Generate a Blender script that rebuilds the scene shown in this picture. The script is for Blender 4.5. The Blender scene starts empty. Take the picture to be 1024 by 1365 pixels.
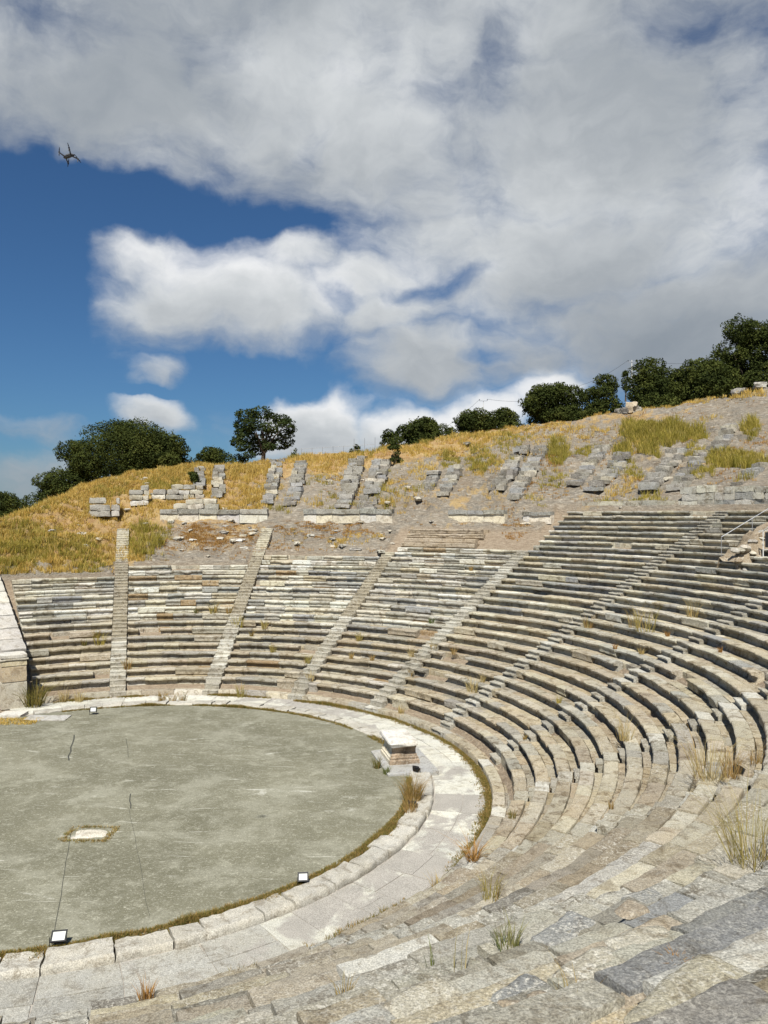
import bpy, math, random, os
import numpy as np
from mathutils import Vector

random.seed(7)
rng = np.random.default_rng(11)
C = bpy.context.scene.collection
SC = bpy.context.scene
PI = math.pi
rad = math.radians

# ------------------------------------------------------------------ site dimensions (metres)
# Origin: centre of the orchestra. Angles phi in degrees, counter-clockwise from +X.
R0, Z0 = 15.19, 0.474          # radius and height of the first ledge
SLOPE = 0.5085                 # rise of the seating
NROW = 30
R_OF = R0 + np.concatenate([[0], np.cumsum([0.74] * 14 + [0.65] * 16)])   # front edge of every seat row
RT = 34.2                      # parapet line on the left; the rows go on higher at the right
def rtop(ph): return np.interp(ph, [46, 50], [float(R_OF[-1]) + 0.05, RT])
PH0, DPH = 107.5, 19.75        # first stairway and the spacing of the stairways
STW = 0.92                      # width of a stairway
CAM = np.array([11.14, -30.34, 10.41])
PITCH = 0.0044
FPX = 1045.0
SUN_AZ, SUN_EL = 262.0, 54.0   # sun azimuth (phi) and elevation

def pol(r, ph):
    return r * math.cos(rad(ph)), r * math.sin(rad(ph))

# ------------------------------------------------------------------ noise
def _hash(i, j, k, seed):
    h = (i * 374761393 + j * 668265263 + k * 2147483647 + seed * 974711) & 0xFFFFFFFF
    h = ((h ^ (h >> 13)) * 1274126177) & 0xFFFFFFFF
    h = (h ^ (h >> 16)) & 0xFFFF
    return h / 32767.5 - 1.0

def vnoise(P, seed=0):
    P = np.asarray(P, float)
    I = np.floor(P).astype(np.int64)
    F = P - I
    F = F * F * (3 - 2 * F)
    out = 0
    for a in (0, 1):
        wa = F[:, 0] if a else 1 - F[:, 0]
        for b in (0, 1):
            wb = F[:, 1] if b else 1 - F[:, 1]
            for c in (0, 1):
                wc = F[:, 2] if c else 1 - F[:, 2]
                out = out + wa * wb * wc * _hash(I[:, 0] + a, I[:, 1] + b, I[:, 2] + c, seed)
    return out

def fbm(P, scale=1.0, octv=3, seed=0, gain=0.5):
    P = np.asarray(P, float) * scale
    o, amp = 0, 1.0
    for k in range(octv):
        o = o + amp * vnoise(P + 17.3 * k, seed + k)
        P = P * 2.03
        amp *= gain
    return o

def sstep(a, b, x):
    t = np.clip((x - a) / (b - a), 0, 1)
    return t * t * (3 - 2 * t)

# ------------------------------------------------------------------ hillside height
ray_cp, ray_sp = math.cos(PITCH), math.sin(PITCH)
def ray(px, py):
    x, y = (px - 512) / FPX, -(py - 682.5) / FPX
    return np.array([x, ray_cp - y * ray_sp, ray_sp + y * ray_cp])

def cone(r):
    return Z0 + SLOPE * (r - R0)

def cone_hit(px, py, dz=0.0):
    d = ray(px, py)
    t = np.linspace(4, 130, 12000)
    P = CAM + np.outer(t, d)
    g = P[:, 2] - cone(np.hypot(P[:, 0], P[:, 1])) - dz
    i = np.where((g[:-1] > 0) & (g[1:] <= 0))[0]
    q = P[i[0]]
    return math.hypot(q[0], q[1]), math.degrees(math.atan2(q[1], q[0]))

UP = 0.35                       # the ground steps up behind the parapet
_cr = [(0, 692), (40, 678), (80, 660), (120, 645), (200, 627), (260, 617), (350, 616), (420, 606), (500, 601), (540, 594),
       (600, 581), (700, 566), (760, 559), (830, 548), (900, 540), (960, 532), (1024, 512)]
_crest = sorted([(b, a) for a, b in (cone_hit(px, py, UP) for px, py in _cr)])
_CPH = [c[0] for c in _crest]; _CR = [c[1] for c in _crest]
# rows still standing in each wedge (wedge w lies between stairway w and w+1; 0 is next to the end wall)
ROWS = {0: 16, 1: 18, 2: 20, 3: 26}
def rows_of(ph):
    w = math.floor((PH0 - ph) / DPH) + 1
    return ROWS.get(max(0, w), NROW)
_lim_tab = np.array([R_OF[rows_of(p)] for p in np.arange(-180, 181, 0.25)])

def ground(x, y, rough=True):
    x = np.atleast_1d(np.asarray(x, float)); y = np.atleast_1d(np.asarray(y, float))
    r = np.hypot(x, y); ph = np.degrees(np.arctan2(y, x))
    rc = np.interp(ph, _CPH, _CR)
    rl = _lim_tab[np.clip(((ph + 180) / 0.25).astype(int), 0, 1440)]
    up = UP * sstep(0.2, 1.2, r - rtop(ph))
    w = 1.6
    t = r - rc
    s2 = np.interp(ph, [-90, -40, 5, 30, 45, 60, 100, 115], [0.02, 0.10, 0.36, 0.30, 0.12, 0.03, 0.0, -0.06])
    over = np.where(t < -w, 0, np.where(t > w, t, (t + w) ** 2 / (4 * w)))
    z = cone(r) + up - (SLOPE - s2) * over
    far = sstep(90, 500, r)
    z = z * (1 - far) + (np.minimum(z, 26) - 0.05 * (r - 90)).clip(-60, 40) * far
    seat = np.where(r < rl, 1.0, 0.0)
    z = z - 0.52 * seat - 0.10 * (1 - seat) * np.where(r < rtop(ph), 1, 0)
    if rough:
        P = np.stack([ph * 0.6, r * 1.6, 0 * r], 1)        # ledges run round the hill
        Q = np.stack([x, y, 0 * r], 1)
        n = 0.20 * fbm(P, 0.35, 3, 3) + 0.13 * fbm(P, 1.1, 3, 9) + 0.10 * fbm(Q, 0.9, 3, 5)
        tt = r / 1.25 + 0.9 * fbm(P, 0.5, 3, 41) + 0.5 * fbm(Q, 0.25, 2, 47)
        ff = tt - np.floor(tt)
        n = n + (sstep(0.55, 0.98, ff) - ff) * 0.85 * np.clip(0.7 + 0.9 * fbm(Q, 0.22, 2, 53), 0.1, 1.3)
        z = z + n * (1 - seat) * (1 - far) * sstep(rl, rl + 1.0, r)
    b = sstep(142, 127, ph) * sstep(-132, -114, ph)
    z = z * b + (-0.05 - 0.02 * np.maximum(r - 60, 0).clip(0, 400)) * (1 - b)
    z = np.where(r < R0 - 0.02, -0.03, z)
    return z

def at(px, py):
    """point of the hillside or seating seen in the direction of this pixel of the survey photograph"""
    d = ray(px, py)
    t = np.linspace(6, 140, 5000)
    P = CAM + np.outer(t, d)
    r = np.hypot(P[:, 0], P[:, 1])
    gz = ground(P[:, 0], P[:, 1], False)
    rl = _lim_tab[np.clip(((np.degrees(np.arctan2(P[:, 1], P[:, 0])) + 180) / 0.25).astype(int), 0, 1440)]
    gz = np.where((r > R0) & (r < rl), cone(r) - 0.15, gz)
    g = P[:, 2] - gz
    i = np.where((g[:-1] > 0) & (g[1:] <= 0))[0]
    if len(i) == 0:
        return P[np.argmin(np.abs(g))]
    q = P[i[0]].copy()
    return q

def depth_pt(px, py, Y):
    d = ray(px, py)
    return CAM + d * ((Y - CAM[1]) / d[1])

def tread(r):
    k = int(np.searchsorted(R_OF, r, 'right')) - 1
    if k < 1:
        return 0.0 if k < 0 else 0.28
    return cone(R_OF[min(k, NROW)]) - (0.03 if r - R_OF[min(k, NROW)] > 0.42 else 0.0)

# ------------------------------------------------------------------ scene helpers
def empty(name, label, cat, loc=(0, 0, 0), rotz=0, group=None):
    o = bpy.data.objects.new(name, None)
    C.objects.link(o)
    o.empty_display_size = 0.2
    o.location = loc; o.rotation_euler = (0, 0, rotz)
    o['label'] = label; o['category'] = cat
    if group: o['group'] = group
    return o

def tag(o, label, cat, group=None):
    o['label'] = label; o['category'] = cat
    if group: o['group'] = group
    return o

class MB:
    """collects vertices, faces and a colour per vertex for ONE mesh object"""
    def __init__(s):
        s.v = []; s.f = []; s.c = []; s.n = 0; s.mi = []
    def add(s, V, F, col=(0.4, 0.4, 0.4), mi=0):
        V = np.asarray(V, float)
        s.v.append(V)
        n = s.n
        s.f.extend([[i + n for i in f] for f in F])
        s.mi.extend([mi] * len(F))
        col = np.asarray(col, float)
        s.c.append(np.tile(col, (len(V), 1)) if col.ndim == 1 else col)
        s.n += len(V)
    def build(s, name, mats, parent=None, smooth=None, origin=None):
        me = bpy.data.meshes.new(name)
        V = np.concatenate(s.v); col = np.concatenate(s.c)
        if origin is not None:
            V = V - np.asarray(origin, float)
        me.from_pydata(V.tolist(), [], s.f)
        a = me.attributes.new('tone', 'FLOAT_COLOR', 'POINT')
        a.data.foreach_set('color', (np.c_[col, np.ones(len(col))] if col.shape[1] == 3 else col).astype(np.float32).ravel())
        if not isinstance(mats, (list, tuple)): mats = [mats]
        for m in mats: me.materials.append(m)
        if len(mats) > 1:
            me.polygons.foreach_set('material_index', s.mi)
        if smooth is not None:
            me.polygons.foreach_set('use_smooth', [True] * len(me.polygons))
            if smooth < 179: me.set_sharp_from_angle(angle=rad(smooth))
        me.update()
        o = bpy.data.objects.new(name, me)
        C.objects.link(o)
        if parent is not None: o.parent = parent
        if origin is not None and parent is None: o.location = origin
        return o

def box_vf(sx, sy, sz, nx=1, ny=1, nz=1, bev=0.0):
    """subdivided box centred in x and y, standing on z = 0; the corners are pulled in a little"""
    idx = {}; V = []; F = []
    def vid(i, j, k):
        key = (i, j, k)
        if key not in idx:
            idx[key] = len(V)
            p = np.array([(i / nx - 0.5) * sx, (j / ny - 0.5) * sy, k / nz * sz])
            e = [i in (0, nx), j in (0, ny), k in (0, nz)]
            if bev and sum(e) >= 2:
                f = bev * (1.0 if sum(e) == 2 else 1.5)
                if e[0]: p[0] -= math.copysign(f, p[0])
                if e[1]: p[1] -= math.copysign(f, p[1])
                if e[2]: p[2] += f if k == 0 else -f
            V.append(p)
        return idx[key]
    for i in range(nx):
        for j in range(ny):
            F.append([vid(i, j, 0), vid(i, j + 1, 0), vid(i + 1, j + 1, 0), vid(i + 1, j, 0)])
            F.append([vid(i, j, nz), vid(i + 1, j, nz), vid(i + 1, j + 1, nz), vid(i, j + 1, nz)])
    for i in range(nx):
        for k in range(nz):
            F.append([vid(i, 0, k), vid(i + 1, 0, k), vid(i + 1, 0, k + 1), vid(i, 0, k + 1)])
            F.append([vid(i, ny, k), vid(i, ny, k + 1), vid(i + 1, ny, k + 1), vid(i + 1, ny, k)])
    for j in range(ny):
        for k in range(nz):
            F.append([vid(0, j, k), vid(0, j, k + 1), vid(0, j + 1, k + 1), vid(0, j + 1, k)])
            F.append([vid(nx, j, k), vid(nx, j + 1, k), vid(nx, j + 1, k + 1), vid(nx, j, k + 1)])
    return np.array(V), F

def rotz(V, a):
    c, s = math.cos(a), math.sin(a)
    V = np.array(V, float)
    return np.stack([V[:, 0] * c - V[:, 1] * s, V[:, 0] * s + V[:, 1] * c, V[:, 2]], 1)

def rot3(V, rx, ry, rz):
    from mathutils import Euler
    M = np.array(Euler((rx, ry, rz)).to_matrix())
    return np.asarray(V) @ M.T

def jitter(V, amp, scale, seed, off=0):
    Q = V + off
    D = np.stack([fbm(Q, scale, 3, seed), fbm(Q + 40, scale, 3, seed + 5), fbm(Q + 80, scale, 3, seed + 9)], 1)
    return V + amp * D

_sd = [100]
def rough_block(sx, sy, sz, loc, az=0.0, rough=0.03, res=0.2, bev=0.02, tilt=0.02):
    nx, ny, nz = (max(1, min(12, round(s / res))) for s in (sx, sy, sz))
    V, F = box_vf(sx, sy, sz, nx, ny, nz, bev)
    _sd[0] += 1
    V = jitter(V, rough, 2.2, 50, _sd[0] * 3.1)
    V = rot3(V, random.gauss(0, tilt), random.gauss(0, tilt), az)
    return V + np.asarray(loc, float), F

def tube_vf(pts, radii, n=6):
    pts = [np.asarray(p, float) for p in pts]
    V = []; F = []
    for i, p in enumerate(pts):
        a = pts[max(i - 1, 0)]; b = pts[min(i + 1, len(pts) - 1)]
        t = (b - a) / (np.linalg.norm(b - a) + 1e-9)
        u = np.cross(t, [0, 0, 1.0])
        if np.linalg.norm(u) < 1e-3: u = np.array([1.0, 0, 0])
        u /= np.linalg.norm(u); w = np.cross(t, u)
        rr = radii[i] if hasattr(radii, '__len__') else radii
        for k in range(n):
            an = 2 * PI * k / n
            V.append(p + rr * (math.cos(an) * u + math.sin(an) * w))
    for i in range(len(pts) - 1):
        for k in range(n):
            a = i * n + k; b = i * n + (k + 1) % n
            F.append([a, b, b + n, a + n])
    F.append(list(range(n))[::-1]); F.append([(len(pts) - 1) * n + k for k in range(n)])
    return np.array(V), F

# ------------------------------------------------------------------ materials
class NT:
    def __init__(s, tree):
        s.t = tree; s.n = tree.nodes; s.l = tree.links
    def node(s, typ, **kw):
        x = s.n.new(typ)
        for k, v in kw.items():
            setattr(x, k, v)
        return x
    def put(s, sock, val):
        if hasattr(val, 'is_linked') or isinstance(val, bpy.types.NodeSocket):
            s.l.new(val, sock)
        else:
            sock.default_value = val
    def m(s, op, a, b=None, c=None, clamp=False):
        x = s.node('ShaderNodeMath', operation=op, use_clamp=clamp)
        for i, v in enumerate((a, b, c)):
            if v is not None: s.put(x.inputs[i], v)
        return x.outputs[0]
    def vm(s, op, a, b=None, out=0):
        x = s.node('ShaderNodeVectorMath', operation=op)
        s.put(x.inputs[0], a)
        if b is not None: s.put(x.inputs[1], b)
        return x.outputs[out]
    def noise(s, vec, scale, detail=4, rough=0.55, dist=0.0, out='Fac'):
        x = s.node('ShaderNodeTexNoise')
        s.put(x.inputs['Vector'], vec)
        x.inputs['Scale'].default_value = scale; x.inputs['Detail'].default_value = detail
        x.inputs['Roughness'].default_value = rough; x.inputs['Distortion'].default_value = dist
        return x.outputs[out]
    def ramp(s, val, lo, hi, a=0.0, b=1.0, smooth=True):
        x = s.node('ShaderNodeMapRange', interpolation_type='SMOOTHSTEP' if smooth else 'LINEAR')
        s.put(x.inputs[0], val)
        for i, v in enumerate((lo, hi, a, b)): s.put(x.inputs[i + 1], v)
        return x.outputs[0]
    def mix(s, fac, a, b, mode='MIX'):
        x = s.node('ShaderNodeMix', data_type='RGBA', blend_type=mode)
        s.put(x.inputs[0], fac)
        for i, v in ((6, a), (7, b)):
            if isinstance(v, (tuple, list)): v = (*v[:3], 1.0)
            s.put(x.inputs[i], v)
        return x.outputs[2]

def new_mat(name):
    m = bpy.data.materials.new(name)
    m.use_nodes = True
    t = NT(m.node_tree)
    b = m.node_tree.nodes['Principled BSDF']
    b.inputs['Roughness'].default_value = 0.9
    b.inputs['Specular IOR Level'].default_value = 0.25
    return m, t, b

def simple_mat(name, col, rough=0.6, metal=0.0, var=0.15, scale=8.0):
    m, t, b = new_mat(name)
    geo = t.node('ShaderNodeNewGeometry')
    n = t.noise(geo.outputs['Position'], scale, 5)
    f = t.ramp(n, 0.3, 0.7, 1 - var, 1 + var)
    c = t.mix(1.0, col, (1, 1, 1), 'MULTIPLY')
    x = t.node('ShaderNodeVectorMath', operation='SCALE')
    t.put(x.inputs[0], c); t.put(x.inputs['Scale'], f)
    t.l.new(x.outputs[0], b.inputs['Base Color'])
    b.inputs['Roughness'].default_value = rough; b.inputs['Metallic'].default_value = metal
    return m

def stone_mat(name, stain=0.55, lichen=0.55, bump=0.6, contrast=1.0, warm=(1, 1, 1), mortar=False):
    m, t, b = new_mat(name)
    P = t.node('ShaderNodeNewGeometry').outputs['Position']
    att = t.node('ShaderNodeAttribute', attribute_name='tone'); tone = att.outputs['Color']
    base = t.mix(1.0, tone, warm, 'MULTIPLY')
    n1 = t.noise(P, 1.1, 7, 0.62, 0.3)
    n2 = t.noise(P, 6.0, 8, 0.68)
    n3 = t.noise(P, 38.0, 5, 0.7)
    n4 = t.noise(t.vm('ADD', P, (31, 7, 3)), 2.4, 9, 0.7, 0.6)
    n5 = t.noise(t.vm('ADD', P, (3, 71, 9)), 17.0, 6, 0.65)
    n6 = t.noise(t.vm('ADD', P, (53, 5, 29)), 70.0, 3, 0.6)
    # warm and cool drift inside one stone
    c = t.mix(t.ramp(n1, 0.35, 0.68, 0, 0.45 * contrast), base, t.mix(1.0, base, (1.06, 1.0, 0.86), 'MULTIPLY'))
    c = t.mix(t.ramp(n4, 0.50, 0.62, 0, stain), c, t.mix(1.0, c, (0.44, 0.385, 0.315), 'MULTIPLY'))
    # pale crust and white lichen
    la = t.m('MULTIPLY', att.outputs['Alpha'], t.ramp(t.noise(t.vm('ADD', P, (1, 2, 77)), 0.6, 4, 0.6), 0.35, 0.65, 0.25, 1.25))
    c = t.mix(t.m('MULTIPLY', t.ramp(n5, 0.50, 0.62, 0, lichen), la), c, (0.60, 0.575, 0.50))
    n7 = t.noise(t.vm('ADD', P, (13, 1, 19)), 7.5, 8, 0.72)
    c = t.mix(t.m('MULTIPLY', t.ramp(n7, 0.55, 0.64, 0, lichen * 0.9), la), c, (0.55, 0.525, 0.455))
    c = t.mix(t.ramp(n7, 0.45, 0.34, 0, 0.6), c, t.mix(1.0, c, (0.60, 0.56, 0.50), 'MULTIPLY'))
    c = t.mix(t.ramp(n2, 0.36, 0.26, 0, 0.55 * contrast), c, t.mix(1.0, c, (0.48, 0.47, 0.46), 'MULTIPLY'))
    if mortar:      # patches of grey mortar lie over the slabs
        mk = t.m('ADD', t.noise(P, 0.9, 7, 0.62, 0.4), t.m('MULTIPLY', t.m('SUBTRACT', 1.0, att.outputs['Alpha']), 0.5))
        c = t.mix(t.ramp(mk, 0.60, 0.71), c, t.mix(t.ramp(n1, 0.35, 0.65), (0.32, 0.30, 0.265), (0.37, 0.345, 0.305)))
    # black specks and pits
    c = t.mix(t.ramp(n6, 0.62, 0.72, 0, 0.55), c, (0.09, 0.085, 0.075))
    f = t.ramp(n3, 0.34, 0.66, 0.64, 1.30)
    x = t.node('ShaderNodeVectorMath', operation='SCALE')
    t.put(x.inputs[0], c); t.put(x.inputs['Scale'], f)
    t.l.new(x.outputs[0], b.inputs['Base Color'])
    h = t.m('ADD', t.m('MULTIPLY', n2, 0.55), t.m('ADD', t.m('MULTIPLY', n3, 0.22), t.m('MULTIPLY', n4, 0.4)))
    bp = t.node('ShaderNodeBump')
    bp.inputs['Strength'].default_value = bump; bp.inputs['Distance'].default_value = 0.09
    t.l.new(h, bp.inputs['Height']); t.l.new(bp.outputs[0], b.inputs['Normal'])
    return m

M = {}
M['seat'] = stone_mat('weathered_limestone', 0.85, 0.60, 1.0, 1.0, (0.985, 1.0, 0.975))
M['near'] = stone_mat('near_limestone', 0.62, 0.62, 0.85, 1.0, (0.86, 0.87, 0.85))
M['paving'] = stone_mat('walkway_marble', 0.45, 0.30, 0.55, 0.7, (0.98, 1.0, 0.97), mortar=True)
M['marble'] = stone_mat('white_marble', 0.55, 0.35, 0.6, 0.9)
M['soil'] = stone_mat('brown_soil', 0.3, 0.25, 0.5, 0.4)
M['rubble'] = stone_mat('rough_rubble', 0.6, 0.5, 0.9)

def ground_mat():
    m, t, b = new_mat('rocky_hillside')
    P = t.node('ShaderNodeNewGeometry').outputs['Position']
    g = t.node('ShaderNodeAttribute', attribute_name='tone').outputs['Color']
    sep = t.node('ShaderNodeSeparateColor'); t.l.new(g, sep.inputs[0])
    st = t.vm('MULTIPLY', P, (1.0, 1.0, 5.0))
    n1 = t.noise(st, 0.55, 9, 0.66, 0.4)
    n2 = t.noise(st, 2.6, 9, 0.7, 0.5)
    n3 = t.noise(P, 14, 6, 0.7)
    n4 = t.noise(t.vm('ADD', P, (9, 33, 1)), 0.9, 8, 0.65, 0.3)
    rock = t.mix(t.ramp(n1, 0.35, 0.65), (0.275, 0.23, 0.172), (0.235, 0.21, 0.17))
    rock = t.mix(t.ramp(n2, 0.52, 0.62, 0, 0.75), rock, (0.46, 0.41, 0.335))
    n6 = t.noise(t.vm('MULTIPLY', P, (1.0, 1.0, 3.0)), 0.35, 10, 0.75, 1.0)
    rock = t.mix(t.ramp(n6, 0.52, 0.62, 0, 0.6), rock, (0.22, 0.165, 0.11))
    rock = t.mix(t.ramp(n2, 0.46, 0.34, 0, 0.85), rock, (0.10, 0.08, 0.06))
    soil = t.mix(t.ramp(n4, 0.35, 0.65), (0.33, 0.20, 0.09), (0.42, 0.30, 0.14))
    soil = t.mix(t.ramp(n3, 0.40, 0.28, 0, 0.7), soil, (0.18, 0.12, 0.06))
    dirt = t.mix(t.ramp(n2, 0.35, 0.65), (0.25, 0.19, 0.13), (0.36, 0.29, 0.21))
    fac = t.ramp(t.m('ADD', sep.outputs[0], t.m('MULTIPLY', t.m('SUBTRACT', n4, 0.5), 1.5)), 0.40, 0.62)
    c = t.mix(fac, rock, soil)
    c = t.mix(sep.outputs[1], c, dirt)
    x = t.node('ShaderNodeVectorMath', operation='SCALE')
    t.put(x.inputs[0], c); t.put(x.inputs['Scale'], t.ramp(n3, 0.3, 0.7, 0.8, 1.18))
    t.l.new(x.outputs[0], b.inputs['Base Color'])
    bp = t.node('ShaderNodeBump'); bp.inputs['Strength'].default_value = 0.9; bp.inputs['Distance'].default_value = 0.25
    t.l.new(t.m('ADD', n2, t.m('MULTIPLY', n3, 0.3)), bp.inputs['Height']); t.l.new(bp.outputs[0], b.inputs['Normal'])
    return m
M['hill'] = ground_mat()

def floor_mat():
    m, t, b = new_mat('worn_orchestra_floor')
    P = t.node('ShaderNodeNewGeometry').outputs['Position']
    n1 = t.noise(P, 0.22, 6, 0.6, 0.5)
    n2 = t.noise(P, 1.5, 9, 0.7, 0.4)
    n3 = t.noise(P, 22, 6, 0.7)
    n4 = t.noise(t.vm('MULTIPLY', t.vm('ADD', P, (5, 17, 0)), (0.75, 1.2, 1.0)), 4.0, 10, 0.80, 0.6)
    c = t.mix(t.ramp(n1, 0.32, 0.68), (0.130, 0.124, 0.084), (0.182, 0.174, 0.122))
    c = t.mix(t.ramp(t.noise(t.vm('MULTIPLY', P, (0.75, 1.0, 1.0)), 0.5, 10, 0.74, 0.4), 0.46, 0.64, 0, 0.6), c, (0.30, 0.292, 0.228))
    c = t.mix(t.ramp(n2, 0.52, 0.68, 0, 0.45), c, (0.34, 0.33, 0.255))
    c = t.mix(t.ramp(n4, 0.53, 0.66, 0, 0.55), c, (0.40, 0.39, 0.31))
    n5 = t.noise(t.vm('ADD', P, (15, 7, 0)), 13.0, 10, 0.85)
    c = t.mix(t.ramp(n5, 0.53, 0.63, 0, 0.75), c, (0.46, 0.445, 0.36))
    c = t.mix(t.ramp(n5, 0.44, 0.34, 0, 0.6), c, (0.115, 0.105, 0.065))
    c = t.mix(t.ramp(n2, 0.42, 0.28, 0, 0.5), c, (0.14, 0.135, 0.095))
    # long pale scratches in three directions, broken up by noise
    for ang, sc, seed, th in ((20, 0.55, 3.0, 0.012), (75, 0.4, 11.0, 0.010), (-35, 0.5, 23.0, 0.011)):
        mp = t.node('ShaderNodeMapping'); mp.inputs['Rotation'].default_value = (0, 0, rad(ang))
        mp.inputs['Location'].default_value = (seed, seed * 2, 0); mp.inputs['Scale'].default_value = (0.12, 1.0, 1.0)
        t.l.new(P, mp.inputs['Vector'])
        nn = t.noise(mp.outputs[0], sc, 1, 0.4, 0.0)
        lines = t.ramp(t.m('ABSOLUTE', t.m('SUBTRACT', nn, 0.5)), 0.0, th * 0.55, 1, 0)
        brk = t.ramp(t.noise(t.vm('ADD', P, (seed, 0, 0)), 0.7, 5, 0.7), 0.52, 0.66)
        c = t.mix(t.m('MULTIPLY', t.m('MULTIPLY', lines, brk), 0.65), c, (0.55, 0.54, 0.47))
    x = t.node('ShaderNodeVectorMath', operation='SCALE')
    t.put(x.inputs[0], c); t.put(x.inputs['Scale'], t.ramp(n3, 0.3, 0.7, 0.78, 1.22))
    t.l.new(x.outputs[0], b.inputs['Base Color'])
    bp = t.node('ShaderNodeBump'); bp.inputs['Strength'].default_value = 0.5; bp.inputs['Distance'].default_value = 0.03
    t.l.new(t.m('ADD', n4, n3), bp.inputs['Height']); t.l.new(bp.outputs[0], b.inputs['Normal'])
    return m
M['floor'] = floor_mat()
M['joint'] = simple_mat('dark_floor_joint', (0.06, 0.06, 0.05), 0.95)
M['concrete'] = stone_mat('grey_mortar_bed', 0.2, 0.12, 0.35, 0.5)

def leaf_mat(name, tr=0.25):
    m, t, b = new_mat(name)
    tone = t.node('ShaderNodeAttribute', attribute_name='tone').outputs['Color']
    t.l.new(tone, b.inputs['Base Color'])
    b.inputs['Roughness'].default_value = 0.85; b.inputs['Specular IOR Level'].default_value = 0.05
    tl = t.node('ShaderNodeBsdfTranslucent'); t.l.new(t.mix(1.0, tone, (1.1, 1.15, 0.6), 'MULTIPLY'), tl.inputs['Color'])
    mx = t.node('ShaderNodeMixShader'); mx.inputs[0].default_value = tr
    out = m.node_tree.nodes['Material Output']
    t.l.new(b.outputs[0], mx.inputs[1]); t.l.new(tl.outputs[0], mx.inputs[2]); t.l.new(mx.outputs[0], out.inputs['Surface'])
    return m
M['leaf'] = leaf_mat('tree_leaves', 0.18)
M['grass'] = leaf_mat('dry_grass_blades', 0.3)
M['bark'] = simple_mat('tree_bark', (0.09, 0.07, 0.05), 0.95, 0, 0.4, 6)
M['black'] = simple_mat('black_painted_metal', (0.02, 0.02, 0.022), 0.45, 0.2, 0.2)
M['steel'] = simple_mat('galvanised_steel', (0.50, 0.51, 0.52), 0.45, 0.8, 0.15)
M['paint'] = simple_mat('pale_painted_metal', (0.62, 0.62, 0.60), 0.5, 0.1, 0.1)
M['drone'] = simple_mat('grey_plastic', (0.075, 0.075, 0.08), 0.5, 0, 0.1)
M['darkgrey'] = simple_mat('dark_plastic', (0.03, 0.03, 0.035), 0.5, 0, 0.1)
def glass_mat():
    m, t, b = new_mat('floodlight_glass')
    b.inputs['Base Color'].default_value = (0.60, 0.61, 0.58, 1)
    b.inputs['Roughness'].default_value = 0.25
    b.inputs['Specular IOR Level'].default_value = 0.5
    return m
M['glass'] = glass_mat()

CREAM = (0.455, 0.42, 0.345); TAN = (0.40, 0.35, 0.268); GREY = (0.35, 0.335, 0.30); BLUE = (0.27, 0.27, 0.265)
WHITE = (0.56, 0.54, 0.49); BROWN = (0.25, 0.19, 0.125); DARK = (0.17, 0.16, 0.145); SOIL = (0.275, 0.23, 0.17)
def tone(weights):
    names = list(weights); w = [weights[n] for n in names]
    c = np.array(random.choices(names, w)[0])
    return np.clip(c * random.uniform(0.86, 1.12) * np.array([1, random.uniform(0.985, 1.01), random.uniform(0.95, 1.04)]), 0, 0.8)

# ------------------------------------------------------------------ the ground
def make_ground():
    phs = np.concatenate([np.arange(-180, -118, 3), np.arange(-118, -20, 1.0), np.arange(-20, 132, 0.4), np.arange(132, 180, 3)])
    rs = np.concatenate([[0.01, 6, 11, 15.0, 15.19], np.arange(15.4, 27, 0.6), np.arange(27, 56, 0.3), np.arange(56, 90, 1.5),
                         [95, 105, 120, 140, 170, 220, 300, 420, 600, 900, 1500, 2600, 4000]])
    A, B = np.meshgrid(rad(1) * phs, rs, indexing='ij')
    X = (B * np.cos(A)).ravel(); Y = (B * np.sin(A)).ravel()
    Z = ground(X, Y)
    n, k = len(phs), len(rs)
    i = np.arange(n)[:, None]; j = np.arange(k - 1)[None, :]
    a = i * k + j; b = ((i + 1) % n) * k + j
    F = np.stack([a, a + 1, b + 1, b], -1).reshape(-1, 4)
    r = np.hypot(X, Y); ph = np.degrees(np.arctan2(Y, X))
    Q = np.stack([X, Y, 0 * X], 1)
    gr = 0.20 + 0.25 * fbm(Q, 0.12, 3, 31)
    gr += 0.55 * np.maximum(sstep(84, 100, ph) * sstep(33.5, 35.5, r), sstep(101, 106, ph) * sstep(26, 30, r))             # the left shoulder is mostly grass
    gr += 0.35 * sstep(60, 70, ph) * sstep(41, 45, r)
    rc = np.interp(ph, _CPH, _CR)
    gr += 0.55 * sstep(-5, -1, r - rc) * sstep(36, 52, ph)
    gr -= 0.30 * sstep(52, 40, ph) * sstep(46, 50, r)
    gr += 0.06 * sstep(RT, RT - 0.8, r) * sstep(66, 70, ph)
    rl = _lim_tab[np.clip(((ph + 180) / 0.25).astype(int), 0, 1440)]
    inside = (r < rl).astype(float)
    col = np.stack([np.clip(gr, 0, 1), inside, 0 * r], 1)
    mb = MB(); mb.add(np.stack([X, Y, Z], 1), F.tolist(), col)
    o = mb.build('ground', M['hill'], smooth=180)
    o['kind'] = 'structure'
make_ground()

# ------------------------------------------------------------------ orchestra floor, kerb, walkway
def ring(mb, r0, r1, p0, p1, z, n, col, mi=0, nr=1):
    V = []; F = []
    for i in range(n + 1):
        p = p0 + (p1 - p0) * i / n
        for j in range(nr + 1):
            r = r0 + (r1 - r0) * j / nr
            V.append((*pol(r, p), z))
    for i in range(n):
        for j in range(nr):
            a = i * (nr + 1) + j
            F.append([a, a + 1, a + nr + 2, a + nr + 1])
    mb.add(V, F, col, mi)

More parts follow.
